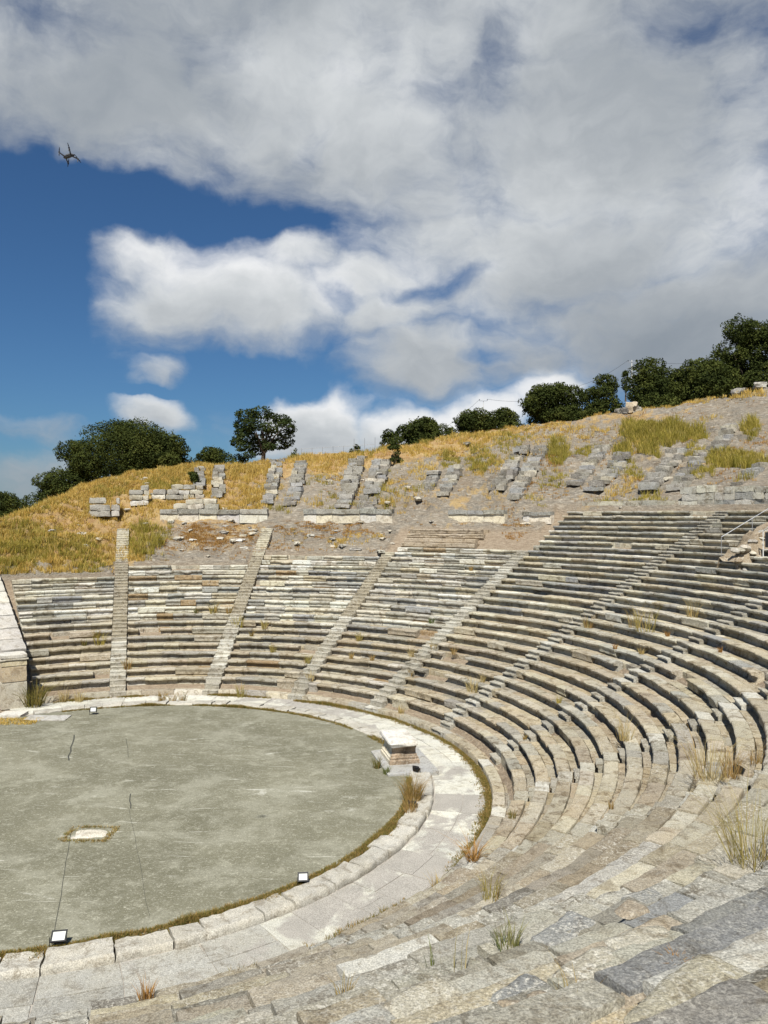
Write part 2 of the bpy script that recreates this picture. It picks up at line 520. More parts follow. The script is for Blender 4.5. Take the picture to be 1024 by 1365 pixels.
RI, RK = 12.10, 13.05
FZ = 0.13
mb = MB()
ring(mb, 0.01, RI + 0.12, -180, 180, FZ, 180, (0.3, 0.3, 0.22), 0, 12)
ring(mb, RI + 0.12, RI + 0.121, -180, 180, FZ - 0.2, 180, (0.3, 0.3, 0.22), 0, 1)
def strip(mb, pts, w, z, mi):
    for (a, b) in zip(pts[:-1], pts[1:]):
        a = np.array(a); b = np.array(b); t = (b - a) / np.linalg.norm(b - a); n = np.array([-t[1], t[0]]) * w / 2
        mb.add([(*(a - n), z), (*(b - n), z), (*(b + n), z), (*(a + n), z)], [[0, 1, 2, 3]], (0.06, 0.06, 0.05), mi)
def floor_pt(px, py, z=FZ):
    d = ray(px, py); t = (z - CAM[2]) / d[2]; q = CAM + d * t
    return q[:2]
def wob(a, b, n, s):
    a = np.array(a); b = np.array(b)
    return [a + (b - a) * i / n + (0 if i in (0, n) else rng.normal(0, s, 2)) for i in range(n + 1)]
strip(mb, wob(floor_pt(94, 1112), floor_pt(72, 1246), 9, 0.015), 0.018, FZ + 0.004, 1)
strip(mb, wob(floor_pt(99, 980), floor_pt(92, 1014), 6, 0.03), 0.06, FZ + 0.004, 1)
strip(mb, wob(floor_pt(174, 1058), floor_pt(174, 1078), 4, 0.02), 0.04, FZ + 0.004, 1)
strip(mb, wob(floor_pt(172, 1078), floor_pt(200, 1222), 9, 0.02), 0.010, FZ + 0.004, 1)
strip(mb, wob(floor_pt(168, 985), floor_pt(171, 1010), 4, 0.02), 0.02, FZ + 0.004, 1)
o = mb.build('orchestra_floor', [M['floor'], M['joint']], smooth=180)
o['kind'] = 'structure'

PEND = 124.0       # the end wall
PNEAR = -112.0
# walkway between kerb and seats: a bed of mortar with marble slabs
mb = MB()
ring(mb, RK - 0.25, R0 + 0.15, PNEAR, PEND + 2, 0.0, 180, (0.37, 0.34, 0.30, 1), 0, 4)
ph = PNEAR
k = 0
while ph < PEND:
    dl = random.uniform(0.9, 2.0)
    dph = math.degrees(dl / 14.0)
    dens = float(np.interp(ph, [-112, -75, -60, -46, -38, -31, -24, -12, -4, 2, 12, 40, 60, 75, 124],
                           [1, 1, 0.85, 0.5, 0.45, 0.25, 0.9, 0.4, 0.9, 0.75, 0.95, 0.8, 0.4, 0.9, 0.9]))
    cuts = [RK + 0.02, RK + random.uniform(0.7, 1.2), R0 - random.uniform(0.1, 0.35)]
    if random.random() < 0.35: cuts = [cuts[0], cuts[2]]
    for ra, rb in zip(cuts[:-1], cuts[1:]):
        g = 0.012
        base = WHITE if ph > -58 else GREY
        col = np.array(base) * random.uniform(0.85, 1.1)
        if ph < -58: col = np.array((0.345, 0.33, 0.305)) * random.uniform(0.8, 1.1)
        n = 4
        V = []; F = []
        sk = random.uniform(-0.02, 0.02)
        zt = 0.02 + random.uniform(-0.006, 0.008)
        for i in range(n + 1):
            p = ph + math.degrees(g / ra) + (dph - 2 * math.degrees(g / ra)) * i / n
            for j, r in enumerate((ra + g, rb - g)):
                q = p + (sk * 57 / ra if i in (0, n) else 0) * (1 if j else -1)
                x, y = pol(r + random.uniform(-0.012, 0.012), q)
                V.append((x, y, zt)); V.append((x, y, -0.02))
        for i in range(n):
            a = i * 4
            F += [[a, a + 2, a + 6, a + 4], [a, a + 4, a + 5, a + 1], [a + 2, a + 3, a + 7, a + 6]]
        F += [[0, 1, 3, 2], [n * 4, n * 4 + 2, n * 4 + 3, n * 4 + 1]]
        mb.add(V, F, np.r_[col, dens], 1)
    ph += dph
o = mb.build('walkway', [M['concrete'], M['paving']])
o['kind'] = 'structure'

# kerb stones round the orchestra: every stone is a thing
def sweep(prof, p0, p1, n):
    """sweep a closed (r, z) outline from angle p0 to p1; returns vertices and faces"""
    m = len(prof); V = np.zeros(((n + 1) * m, 3)); F = []
    A = np.radians(np.linspace(p0, p1, n + 1))
    pr = np.asarray(prof)
    V[:, 0] = (np.cos(A)[:, None] * pr[:, 0]).ravel()
    V[:, 1] = (np.sin(A)[:, None] * pr[:, 0]).ravel()
    V[:, 2] = np.tile(pr[:, 1], n + 1)
    for i in range(n):
        for j in range(m):
            a = i * m + j; b = i * m + (j + 1) % m
            F.append([a, b, b + m, a + m])
    F.append(list(range(m))[::-1]); F.append([n * m + j for j in range(m)])
    return V, F

def dense(prof, step):
    out = []
    for a, b in zip(prof, prof[1:] + prof[:1]):
        L = math.hypot(b[0] - a[0], b[1] - a[1])
        k = max(1, round(L / step))
        out += [(a[0] + (b[0] - a[0]) * i / k, a[1] + (b[1] - a[1]) * i / k) for i in range(k)]
    return out

ph = PNEAR + 4
while ph < 118:
    dl = random.uniform(0.75, 1.6)
    if 3.5 < ph + 5 and ph < 19.5: ph += 1.0; continue                # the statue base breaks the ring
    dph = math.degrees(dl / 12.6)
    ri = RI + random.uniform(0.06, 0.30); ro = RK + random.uniform(-0.02, 0.02); zt = 0.21 + random.uniform(-0.03, 0.02)
    prof = [(ri, 0.02), (ro, -0.03), (ro, zt * 0.55), (ro - 0.02, zt - 0.04), (ro - 0.06, zt), (ri + 0.05, zt + 0.005), (ri, zt - 0.05)]
    near = ph < -20
    prof = dense(prof, 0.10 if near else 0.25)
    V, F = sweep(prof, ph + 0.10, ph + dph - 0.10, max(4, int(dl / (0.12 if near else 0.3))))
    V = jitter(V, 0.034, 2.6, 71, ph)
    V = jitter(V, 0.014, 9.0, 75, ph)
    V[:, 2] += 0.02 * fbm(V, 1.0, 2, 19)
    mb = MB(); mb.add(V, F, np.array((0.43, 0.41, 0.36)) * random.uniform(0.86, 1.08))
    c = np.array([*pol(12.6, ph + dph / 2), 0])
    o = mb.build('kerb_stone', M['marble'], smooth=40, origin=c)
    lab = 'pale marble kerb stone in the ring edging the grey orchestra floor'
    tag(o, lab, 'kerb stone', 'kerb stones round the orchestra')
    ph += dph

# ------------------------------------------------------------------ seating wedges (thing) > seat rows (parts); stairways (thing) > steps (parts)
def stair_phi(j): return PH0 - DPH * j          # higher-angle edge of stairway j (0 = first after the end wall)
def cam_dist(r, ph):
    x, y = pol(r, ph)
    return math.dist((x, y, cone(r)), CAM)

def row_palette(w, k):
    if w <= 3 and k >= 8:
        return {CREAM: 2.6, WHITE: 2.4, GREY: 3.0, BLUE: 1.6, TAN: 1.0, (0.30, 0.215, 0.12): 0.45}
    if w <= 3:
        return {CREAM: 4, TAN: 2.5, GREY: 2.0, WHITE: 1.0, (0.30, 0.215, 0.12): 0.3}
    if k >= 12:
        return {CREAM: 4, GREY: 3, TAN: 1.6, WHITE: 0.5, BLUE: 0.4}
    return {CREAM: 4, TAN: 4, GREY: 1.5}

ORD = ['first', 'second', 'third', 'fourth', 'fifth', 'sixth', 'seventh', 'eighth', 'ninth', 'tenth', 'eleventh', 'twelfth']

def seat_row(w, k, pa, pb):
    """one row of seat blocks and foot slabs between the angles pa < pb (metres of clearance already taken)"""
    R = float(R_OF[k]); DR = float(R_OF[k + 1]) - R; z = cone(R) if k else 0.28; zb = (cone(R_OF[k - 1]) if k > 1 else 0.28) if k else -0.02
    sd = DR * 0.60        # depth of the seat stones; foot slabs lie behind them
    mb = MB()
    rowf = random.uniform(0.88, 1.08) if w < 8 else random.uniform(0.78, 1.10)
    single = w >= 9 and random.random() < 0.45
    for kind in (('seat',) if single else ('seat', 'foot')):
        rm = R + 0.25
        ph = pa if not (w == 3 and k >= 22) else max(pa, 55.5 + random.uniform(-0.6, 0.6))   # rock-cut steps: one unbroken ledge
        while ph < pb - 0.15:
            L = random.uniform(0.9, 2.1) if kind == 'seat' else random.uniform(0.7, 1.6)
            if w >= 9 and random.random() < 0.4: L *= 1.3
            if w == 3 and k >= 22: L = 40
            dph = math.degrees(L / rm)
            if ph + dph > pb - math.degrees(0.35 / rm): dph = pb - ph; L = math.radians(dph) * rm
            dist = cam_dist(rm, ph + dph / 2)
            ero = 0.0
            top = ROWS.get(w, NROW)
            if w <= 3 and k > top - 3: ero = 0.35
            fore = w >= 9
            cut = (w == 3 and k >= 22)
            if not cut and random.random() < (0.075 if fore else 0.02) + 0.2 * ero * (k >= top - 1):
                ph += dph; continue
            col = tone(row_palette(w, k))
            if cut: col = np.array((0.36, 0.295, 0.225)) * random.uniform(0.9, 1.1)
            if fore:
                col = tone({(0.42, 0.40, 0.345): 5, GREY: 3.2, TAN: 0.8, BLUE: 0.9, WHITE: 0.4})
                if kind == 'foot' and random.random() < 0.30:
                    col = tone({BLUE: 1.0, GREY: 1.5, SOIL: 1.2}); jz -= 0.03 if col[2] < 0.2 else 0
            jr = random.gauss(0, 0.012 if not fore else 0.035); jz = random.gauss(0, 0.010 if not fore else 0.026)
            g = 0.008 if not fore else random.uniform(0.012, 0.045)
            if fore and random.random() < 0.12: jz += random.uniform(0.03, 0.09)
            tilt = random.gauss(0, 0.006 if not fore else 0.026)
            lip = random.uniform(0.20, 0.26) if not cut else 0.02
            if w <= 3 and k > 8: lip *= random.uniform(0.3, 0.85)
            if random.random() < (0.10 + ero): lip = random.uniform(0.0, 0.05)
            col = col * rowf * (random.uniform(0.9, 1.06) if w >= 8 else 1)
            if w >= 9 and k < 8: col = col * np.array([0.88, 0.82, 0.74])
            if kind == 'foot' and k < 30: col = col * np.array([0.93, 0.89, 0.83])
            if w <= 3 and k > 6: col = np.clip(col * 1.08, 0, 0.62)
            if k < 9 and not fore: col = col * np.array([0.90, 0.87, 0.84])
            al = random.uniform(0.0, 1.0) if dist < 22 else random.uniform(0.3, 0.9)
            if kind == 'seat':
                prof = [(R + 0.16, zb - 0.06), (R + lip * 0.85, zb + 0.06), (R + lip, z - 0.20), (R + lip * 0.55, z - 0.14), (R + 0.01, z - 0.11), (R - 0.004, z - 0.035),
                        (R + 0.022, z - 0.004), (R + 0.06, z), (R + sd, z - 0.004), (R + sd + 0.012, z - 0.03), (R + sd + 0.02, zb - 0.06)]
                if single: prof = prof[:8] + [(R + DR + 0.16, z - 0.02), (R + DR + 0.16, zb - 0.06)]
            else:
                prof = [(R + sd + 0.028, zb - 0.04), (R + sd + 0.028, z - 0.048), (R + sd + 0.04, z - 0.035), (R + DR + 0.16, z - 0.03), (R + DR + 0.16, zb - 0.04)]
            if k == 0 and kind == 'seat':
                prof = [(R, -0.05), (R + 0.01, z - 0.03), (R + 0.03, z), (R + sd, z - 0.004), (R + sd + 0.012, z - 0.03), (R + sd + 0.02, -0.05)]
            prof = [(a + jr, b + jz + tilt * (a - R - 0.25)) for a, b in prof]
            res = 0.22 if dist > 40 else 0.16 if dist > 25 else 0.10 if dist > 15 else 0.065
            if dist < 34: prof = dense(prof, max(res, 0.075))
            n = max(2, int(L / res))
            gp = math.degrees(g / rm)
            V, F = sweep(prof, ph + gp, ph + dph - gp, n)
            amp = 0.010 if dist > 25 else 0.014
            V = jitter(V, (amp + 0.3 * ero * 0.05) if not fore else 0.010, 2.0, 11, (w * 31 + k) * 1.7 + ph)
            V = jitter(V, 0.012 if not fore else 0.006, 7.0 if not fore else 9.0, 23, ph)
            if fore:
                m_ = len(prof); tt_ = np.repeat(np.linspace(-1, 1, n + 1), m_)
                V[:, 2] += tt_ * random.gauss(0, 0.013)
            # chipped corners and worn lips
            up = V[:, 2] > z - (0.14 if k else 0.06)
            front = np.hypot(V[:, 0], V[:, 1]) < R + 0.10
            wear = np.clip(fbm(V, 1.6, 4, 37), -0.1, 1) * (0.05 + 0.18 * ero + (0.01 if fore else 0))
            V[:, 2] -= np.where(up & front, np.maximum(wear, 0), 0)
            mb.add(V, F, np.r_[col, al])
            ph += dph
    return mb

n_stairs = 11
for w in range(0, 12):
    hi = PEND - 0.4 if w == 0 else None
    name = 'seating_wedge'
    mid = (stair_phi(w) + stair_phi(w - 1)) / 2
    if w == 0:
        lab = 'wedge of worn stone seat rows against the end wall on the left'
    elif w <= 2:
        lab = 'wedge of stone seat rows left of the %s, under the grassy slope' % ('second stairway' if w == 1 else 'third stairway')
    elif w <= 8:
        lab = 'wedge of curved stone seat rows, the %s counted from the end wall on the left' % ORD[w]
    elif w == 9:
        lab = 'wedge of broken stone seat rows filling the lower right foreground'
    elif w == 10:
        lab = 'wedge of broken stone seat rows in the nearest foreground at the bottom of the picture'
    else:
        lab = 'wedge of broken stone seat rows in the bottom left corner'
    if w == 9: lab = 'wedge of pale seat rows just beyond the broken foreground blocks'
    if w == 10: lab = 'wedge of broken irregular seat blocks filling the nearest foreground at the bottom'
    e = empty(name, lab, 'seating', (*pol(R0, mid), 0), 0, 'seating wedges of the lower theatre')
    base = np.array(e.location)
    for k in range(ROWS.get(w, NROW)):
        R = float(R_OF[k])
        lo = stair_phi(w) + 0.02
        top = PEND - 2.2 if w == 0 else stair_phi(w - 1) - math.degrees((STW + 0.02) / (R + 0.2))
        if w == 11: lo = PNEAR
        if w >= 10 and k > 22: continue
        mbr = seat_row(w, k, lo, top)
        if mbr.n == 0: continue
        dist = cam_dist(R, mid)
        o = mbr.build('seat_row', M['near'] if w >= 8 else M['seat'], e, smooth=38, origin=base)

for j in range(0, n_stairs):
    p = stair_phi(j)
    lim = {0: 26, 1: 26, 2: 21, 3: 22}.get(j, NROW)
    if j >= 9: lim = 22 if j == 9 else 21
    lab = ('steep narrow stone stairway, first from the end wall, straight up under the cut slab',
           'stone stairway left of centre, second from the end wall, brown steps above white ones',
           'stone stairway through the seats, third from the end wall',
           'whitish stone stairway, fourth from the end wall, leading to bare rock',
           'whitish stone stairway, fifth from the end wall, rising behind the statue base',
           'stone stairway, sixth from the end wall, climbing to the right edge',
           'stone stairway at right, seventh from the end wall, among deep shadowed rows',
           'stone stairway at lower right, eighth from the end wall, with small black gaps',
           'stone stairway in the right foreground, ninth from the end wall, between broken blocks',
           'worn stone stairway in the bottom left corner, nearest to the viewer',
           'stone stairway behind the bottom left corner')[j]
    e = empty('stairway', lab, 'stairway', (*pol(R0, p), 0), 0, 'stairways between the seating wedges')
    base = np.array(e.location)
    for k in range(lim):
        R = float(R_OF[k]); DR = float(R_OF[k + 1]) - R; z = cone(R); DZ = z - (cone(R_OF[k - 1]) if k else 0.1)
        if k == 0: z = 0.28; DZ = 0.28
        if k == 1: DZ = z - 0.28
        for h in ((1,) if k == 0 else (0, 1)):
            ra = R - (0.22 if j > 3 else DR * 0.5) * (1 - h) + 0.02 + random.gauss(0, 0.015); rb = ra + DR * 0.5 + 0.10
            zt = z - DZ * (0.5 if j <= 3 else 0.56) * (1 - h) + random.gauss(0, 0.006) - 0.012
            dp = math.degrees(STW / (R + 0.2))
            restored = j <= 2 and k >= (7 if j == 0 else 10)
            col = np.array((0.30, 0.26, 0.195)) if restored else np.array(((0.385, 0.36, 0.31) if j <= 5 else (0.40, 0.37, 0.305)) if j < 8 else GREY)
            if restored and k > (18 if j == 0 else 19): col = np.array((0.47, 0.43, 0.345))
            if j < 8 and not restored and random.random() < 0.4: col = np.array((0.36, 0.33, 0.28))
            if j < 8 and not restored and random.random() < 0.15: col = np.array((0.52, 0.50, 0.455))
            col = col * random.uniform(0.80, 1.08)
            nz = 0.05 if j > 3 else 0.018
            prof = [(ra + nz, zt - 0.30), (ra + nz, zt - 0.07), (ra, zt - 0.055), (ra + 0.004, zt - 0.012), (ra + 0.02, zt), (rb, zt), (rb, zt - 0.30)]
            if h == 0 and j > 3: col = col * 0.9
            dist = cam_dist(R, p)
            if dist < 26: prof = dense(prof, 0.1)
            V, F = sweep(prof, p - dp + 0.02, p - 0.02, 3 if dist > 26 else 10)
            V = jitter(V, 0.012 if restored else 0.030, 2.6, 41, j * 7 + k * 1.3 + h)
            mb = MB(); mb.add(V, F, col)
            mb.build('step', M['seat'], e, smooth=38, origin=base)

# ------------------------------------------------------------------ parapet pieces and ruined stair flanks of the upper theatre
def frame_at(p):
    ph = math.degrees(math.atan2(p[1], p[0]))
    return ph, rad(ph - 90)        # local x along the row, local y outward... rotated so +y points to +r

def parapet(x0, x1, py, h, lab, coping=True, rpar=None, cols=None, patched=False):
    a = at(x0, py); b = at(x1, py)
    pa = math.degrees(math.atan2(a[1], a[0])); pb = math.degrees(math.atan2(b[1], b[0]))
    R = rpar or float(rtop((pa + pb) / 2)) + 0.1
    lo, hi = min(pa, pb), max(pa, pb)
    z = cone(R) - 0.12
    e = empty('parapet_wall', lab, 'wall', (*pol(R, (lo + hi) / 2), z), 0, 'parapet walls along the gangway')
    base = np.array(e.location)
    ph = lo
    while ph < hi - 0.3:
        dp = min(hi - ph, math.degrees((random.uniform(0.7, 1.6) if patched else random.uniform(1.2, 2.4)) / R))
        hh = h * random.uniform(0.93, 1.04)
        if patched:
            zz = z
            for hk in (h * random.uniform(0.26, 0.36), h * random.uniform(0.30, 0.40), h * random.uniform(0.25, 0.38)):
                if zz > z + 0.3 and random.random() < 0.12: break
                d0 = random.uniform(-0.12, 0.12)
                prof = dense([(R + random.uniform(-0.03, 0.04), zz + 0.006), (R + random.uniform(-0.03, 0.04), zz + hk), (R + 0.45, zz + hk), (R + 0.45, zz + 0.006)], 0.2)
                V, F = sweep(prof, ph + 0.03 + d0, ph + dp - 0.03 + d0, 5); V = jitter(V, 0.035, 2.4, 65, ph + zz)
                mb = MB(); mb.add(V, F, tone(cols)); mb.build('stone_block', M['seat'], e, smooth=40, origin=base)
                zz += hk
            ph += dp
            continue
        prof = dense([(R, z - 0.3), (R + random.uniform(-0.02, 0.02), z + hh * (0.55 if coping else 1.0)), (R + 0.45, z + hh * (0.55 if coping else 1.0)), (R + 0.45, z - 0.3)], 0.3)
        V, F = sweep(prof, ph + 0.02, ph + dp - 0.02, 6); V = jitter(V, 0.03, 1.8, 61, ph)
        mb = MB(); mb.add(V, F, tone(cols or {(0.60, 0.55, 0.44): 2, WHITE: 1}))
        mb.build('stone_block', M['marble'] if coping else M['seat'], e, smooth=40, origin=base)
        if coping:
            prof = dense([(R - 0.10, z + h * 0.56), (R - 0.13, z + hh), (R + 0.5, z + hh), (R + 0.5, z + h * 0.56)], 0.25)
            V, F = sweep(prof, ph + 0.02, ph + dp - 0.02, 6); V = jitter(V, 0.035, 1.8, 63, ph)
            mb = MB(); mb.add(V, F, tone({GREY: 2, BLUE: 1, (0.22, 0.21, 0.19): 1}))
            mb.build('coping_stone', M['seat'], e, smooth=40, origin=base)
        ph += dp

parapet(213, 356, 694, 0.85, 'low cream parapet wall with grey coping above the dry grass, longest one at left')
parapet(404, 522, 694, 0.85, 'low cream parapet wall with grey coping, middle of the hillside')
parapet(597, 672, 692, 0.75, 'short low parapet wall with grey coping right of centre, above bare rock')
parapet(697, 738, 690, 0.55, 'small fallen grey slab wall between parapet and seat rows')
parapet(902, 1040, 676, 1.25, 'tall grey slab wall of patched blocks behind the top seat row at right', False, None, {BLUE: 2, GREY: 2, (0.42, 0.40, 0.36): 2, WHITE: 0.6}, True)
parapet(770, 890, 683, 0.42, 'low course of grey slabs behind the top row, right of the middle', False, None, {GREY: 2, CREAM: 1})

def pile(p0, p1, wpx, lab, dark=0.5):
    a = at(*p0); b = at(*p1)
    e = empty('ruined_stair_flank', lab, 'ruin', tuple(a), 0, 'block piles flanking the upper stairs')
    base = np.array(a)
    ra, rb = np.hypot(a[0], a[1]), np.hypot(b[0], b[1])
    dist = math.dist(a, CAM)
    W = wpx / FPX * dist * 1.0
    n = max(2, int(abs(rb - ra) / 0.46))
    fa, fb = math.atan2(a[1], a[0]), math.atan2(b[1], b[0])
    for i in range(n):
        t = i / max(1, n - 1)
        r = ra + (rb - ra) * t; f = fa + (fb - fa) * t
        x, y = r * math.cos(f), r * math.sin(f)
        z = float(ground([x], [y], False)[0])
        two = W > 0.9 and random.random() < 0.45
        for q in range(2 if two else 1):
            ww = W * (random.uniform(0.42, 0.58) if two else random.uniform(0.75, 1.05))
            off = (-0.26 + 0.52 * q) * W + random.gauss(0, 0.06) if two else random.gauss(0, 0.06)
            if random.random() < 0.05: continue
            xx, yy = x - math.sin(f) * off, y + math.cos(f) * off
            hgt = random.uniform(0.38, 0.62)
            hgt *= random.uniform(0.65, 0.9)
            V, F = rough_block(ww, random.uniform(0.55, 0.9), hgt, (xx, yy, z - 0.14 + random.gauss(0, 0.05)), f - PI / 2 + random.gauss(0, 0.13), 0.06, 0.2, 0.01, 0.045)
            mb = MB(); mb.add(V, F, tone({(0.29, 0.275, 0.245): 2.5, CREAM: 0.8, BLUE: 1.4, (0.20, 0.185, 0.16): 2.4}))
            mb.build('stone_block', M['rubble'], e, smooth=40, origin=base)

PILES = [((265, 648), (268, 624), 14, 'far left pile of blocks beside the upper stair in golden grass'),
         ((290, 662), (293, 624), 16, 'second pile of blocks in golden grass, right of the small round bush'),
         ((358, 668), (371, 616), 18, 'stepped column of grey blocks below the lone pine, left of the stair gap'),
         ((388, 672), (402, 617), 20, 'stepped column of grey blocks right of the lone pine, right of the stair gap'),
         ((456, 682), (477, 614), 25, 'tall stepped pile of blocks above the middle parapet, left of its stair gap'),
         ((488, 682), (509, 616), 27, 'tall stepped pile of blocks above the middle parapet, right of its stair gap'),
         ((573, 652), (580, 631), 17, 'short dark pile of blocks on bare rock right of centre'),
         ((593, 658), (608, 624), 20, 'stepped pile of blocks beside green grass on bare rock right of centre'),
         ((664, 652), (697, 598), 22, 'leaning run of dark blocks climbing the bare rock, left of a pair'),
         ((686, 664), (722, 598), 22, 'leaning run of dark blocks climbing the bare rock, right of a pair'),
         ((768, 646), (805, 599), 22, 'run of dark blocks left of the tall yellow grass'),
         ((793, 653), (832, 608), 24, 'run of dark blocks below the tall yellow grass'),
         ((866, 650), (908, 599), 26, 'run of dark blocks climbing beside yellow grass towards the right'),
         ((903, 650), (938, 604), 22, 'run of broken blocks above the tall slab wall at right'),
         ((954, 602), (976, 567), 20, 'small high run of dark blocks near the right edge'),
         ((988, 646), (1012, 622), 20, 'low run of blocks at the right edge above the slab wall')]
for p in PILES: pile(*p)

def low_wall(x0, x1, py, courses, lab, h=0.42, cols=None):
    a = at(x0, py); b = at(x1, py)
    e = empty('broken_wall', lab, 'wall', tuple((a + b) / 2), 0, 'broken block walls on the left slope')
    base = np.array(e.location)
    L = math.dist(a, b); az = math.atan2(b[1] - a[1], b[0] - a[0])
    for c in range(courses):
        s = random.uniform(-0.2, 0)
        while s < L - 0.2:
            bl = min(random.uniform(0.8, 1.7), L - s)
            t = (s + bl / 2) / L
            q = a + (b - a) * t
            z = float(ground([q[0]], [q[1]], False)[0]) - 0.15 + c * h
            V, F = rough_block(bl - 0.02, 0.6, h * random.uniform(0.92, 1.0), (q[0], q[1], z + random.gauss(0, 0.02)), az + random.gauss(0, 0.05), 0.065, 0.2, 0.02, 0.03)
            if c == courses - 1 and random.random() < 0.3: s += bl; continue
            mb = MB(); mb.add(V, F, tone(cols or {CREAM: 2, WHITE: 1, GREY: 1.5}))
            mb.build('stone_block', M['rubble'], e, smooth=40, origin=base)
            s += bl
low_wall(206, 272, 663, 3, 'two course wall of cream blocks on the grassy slope, right of a gap')
low_wall(175, 199, 671, 4, 'short stack of four courses of pale blocks at the head of the first stairway')
low_wall(234, 292, 682, 3, 'low grey block wall just above the long left parapet')
low_wall(120, 160, 686, 3, 'big cut slab standing alone on the grassy shoulder at left', 0.5, {GREY: 2, WHITE: 1})

# ------------------------------------------------------------------ end wall on the left and its pier
def end_wall():
    f = rad(PEND); ux, uy = math.cos(f), math.sin(f)          # outward
    vx, vy = -math.sin(f), math.cos(f)                        # away from the seats
    e = empty('end_wall', 'white marble retaining wall sloping up along the left end of the seats', 'wall', (15.6 * ux, 15.6 * uy, 0))
    base = np.array(e.location)
    s = 16.2
    while s < 34.5:
        L = random.uniform(1.1, 1.9)
        for c in range(14):
            zt = 3.05 + (s + L / 2 - 16.0) * 0.36
            z0 = c * 0.62
            if z0 > zt - 0.75: break
            h = min(0.62, zt - 0.45 - z0)
            off = L * 0.5 * (c % 2) * 0.5
            cx = (s + L / 2 + off) * ux + 0.45 * vx; cy = (s + L / 2 + off) * uy + 0.45 * vy
            top = False
            V, F = rough_block(L - 0.015, 1.15 + (0.16 if top else 0), (h if not top else zt - z0) - 0.01, (cx, cy, z0), f, 0.025, 0.3, 0.02, 0.004)
            mb = MB(); mb.add(V, F, tone({WHITE: 3, (0.62, 0.60, 0.56): 2, CREAM: 1}))
            mb.build('coping_stone' if top else 'stone_block', M['marble'], e, smooth=40, origin=base)
        V, F = box_vf(L * 1.055, 1.32, 0.55, 8, 6, 3, 0.03)
        V = jitter(V, 0.03, 2.0, 57, s); V = rot3(V, 0, -0.345, f) + [(s + L / 2) * ux + 0.45 * vx, (s + L / 2) * uy + 0.45 * vy, zt - 0.62]
        mb = MB(); mb.add(V, F, tone({(0.47, 0.45, 0.41): 2, (0.40, 0.38, 0.345): 2, GREY: 1.5})); mb.build('coping_stone', M['marble'], e, smooth=40, origin=base)
        s += L
    # the pier standing in front of it
    p = empty('pier', 'cream stone pier with a moulded cap at the foot of the left end wall', 'pier', (15.35 * ux + 0.62 * vx, 15.35 * uy + 0.62 * vy, 0), f)
    z = 0
    for hh, ww, col in ((1.45, 1.30, CREAM), (0.85, 1.26, (0.44, 0.36, 0.25)), (0.30, 1.28, (0.55, 0.48, 0.33)), (0.12, 1.44, CREAM), (0.20, 1.34, WHITE)):
        V, F = rough_block(1.25 if ww < 1.4 else 1.36, ww, hh - 0.012, (0, 0, z), 0, 0.012, 0.25, 0.015, 0.002)
        mb = MB(); mb.add(V, F, col); mb.build('cap_moulding' if z > 2.2 else 'stone_block', M['marble'], p, smooth=40)
        z += hh
    # paving slabs in front
    for px0, px1, py, lab in ((0, 34, 951, 'white paving slab at the foot of the pier'), (34, 92, 957, 'grey paving slab sunk in the orchestra edge by the left wall')):
        a = floor_pt(px0, py, 0.15); b = floor_pt(px1, py, 0.15)
        L = math.dist(a, b)
        V, F = rough_block(L - 0.05, 1.0, 0.2, (0, 0, 0), 0, 0.015, 0.2, 0.02, 0.0)
        mb = MB(); mb.add(V, F, WHITE if px0 == 0 else (0.42, 0.41, 0.39))
        o = mb.build('paving_slab', M['marble'], None, smooth=40)
        o.location = ((a[0] + b[0]) / 2, (a[1] + b[1]) / 2, -0.01); o.rotation_euler = (0, 0, math.atan2(b[1] - a[1], b[0] - a[0]))
        tag(o, lab, 'paving slab')
end_wall()

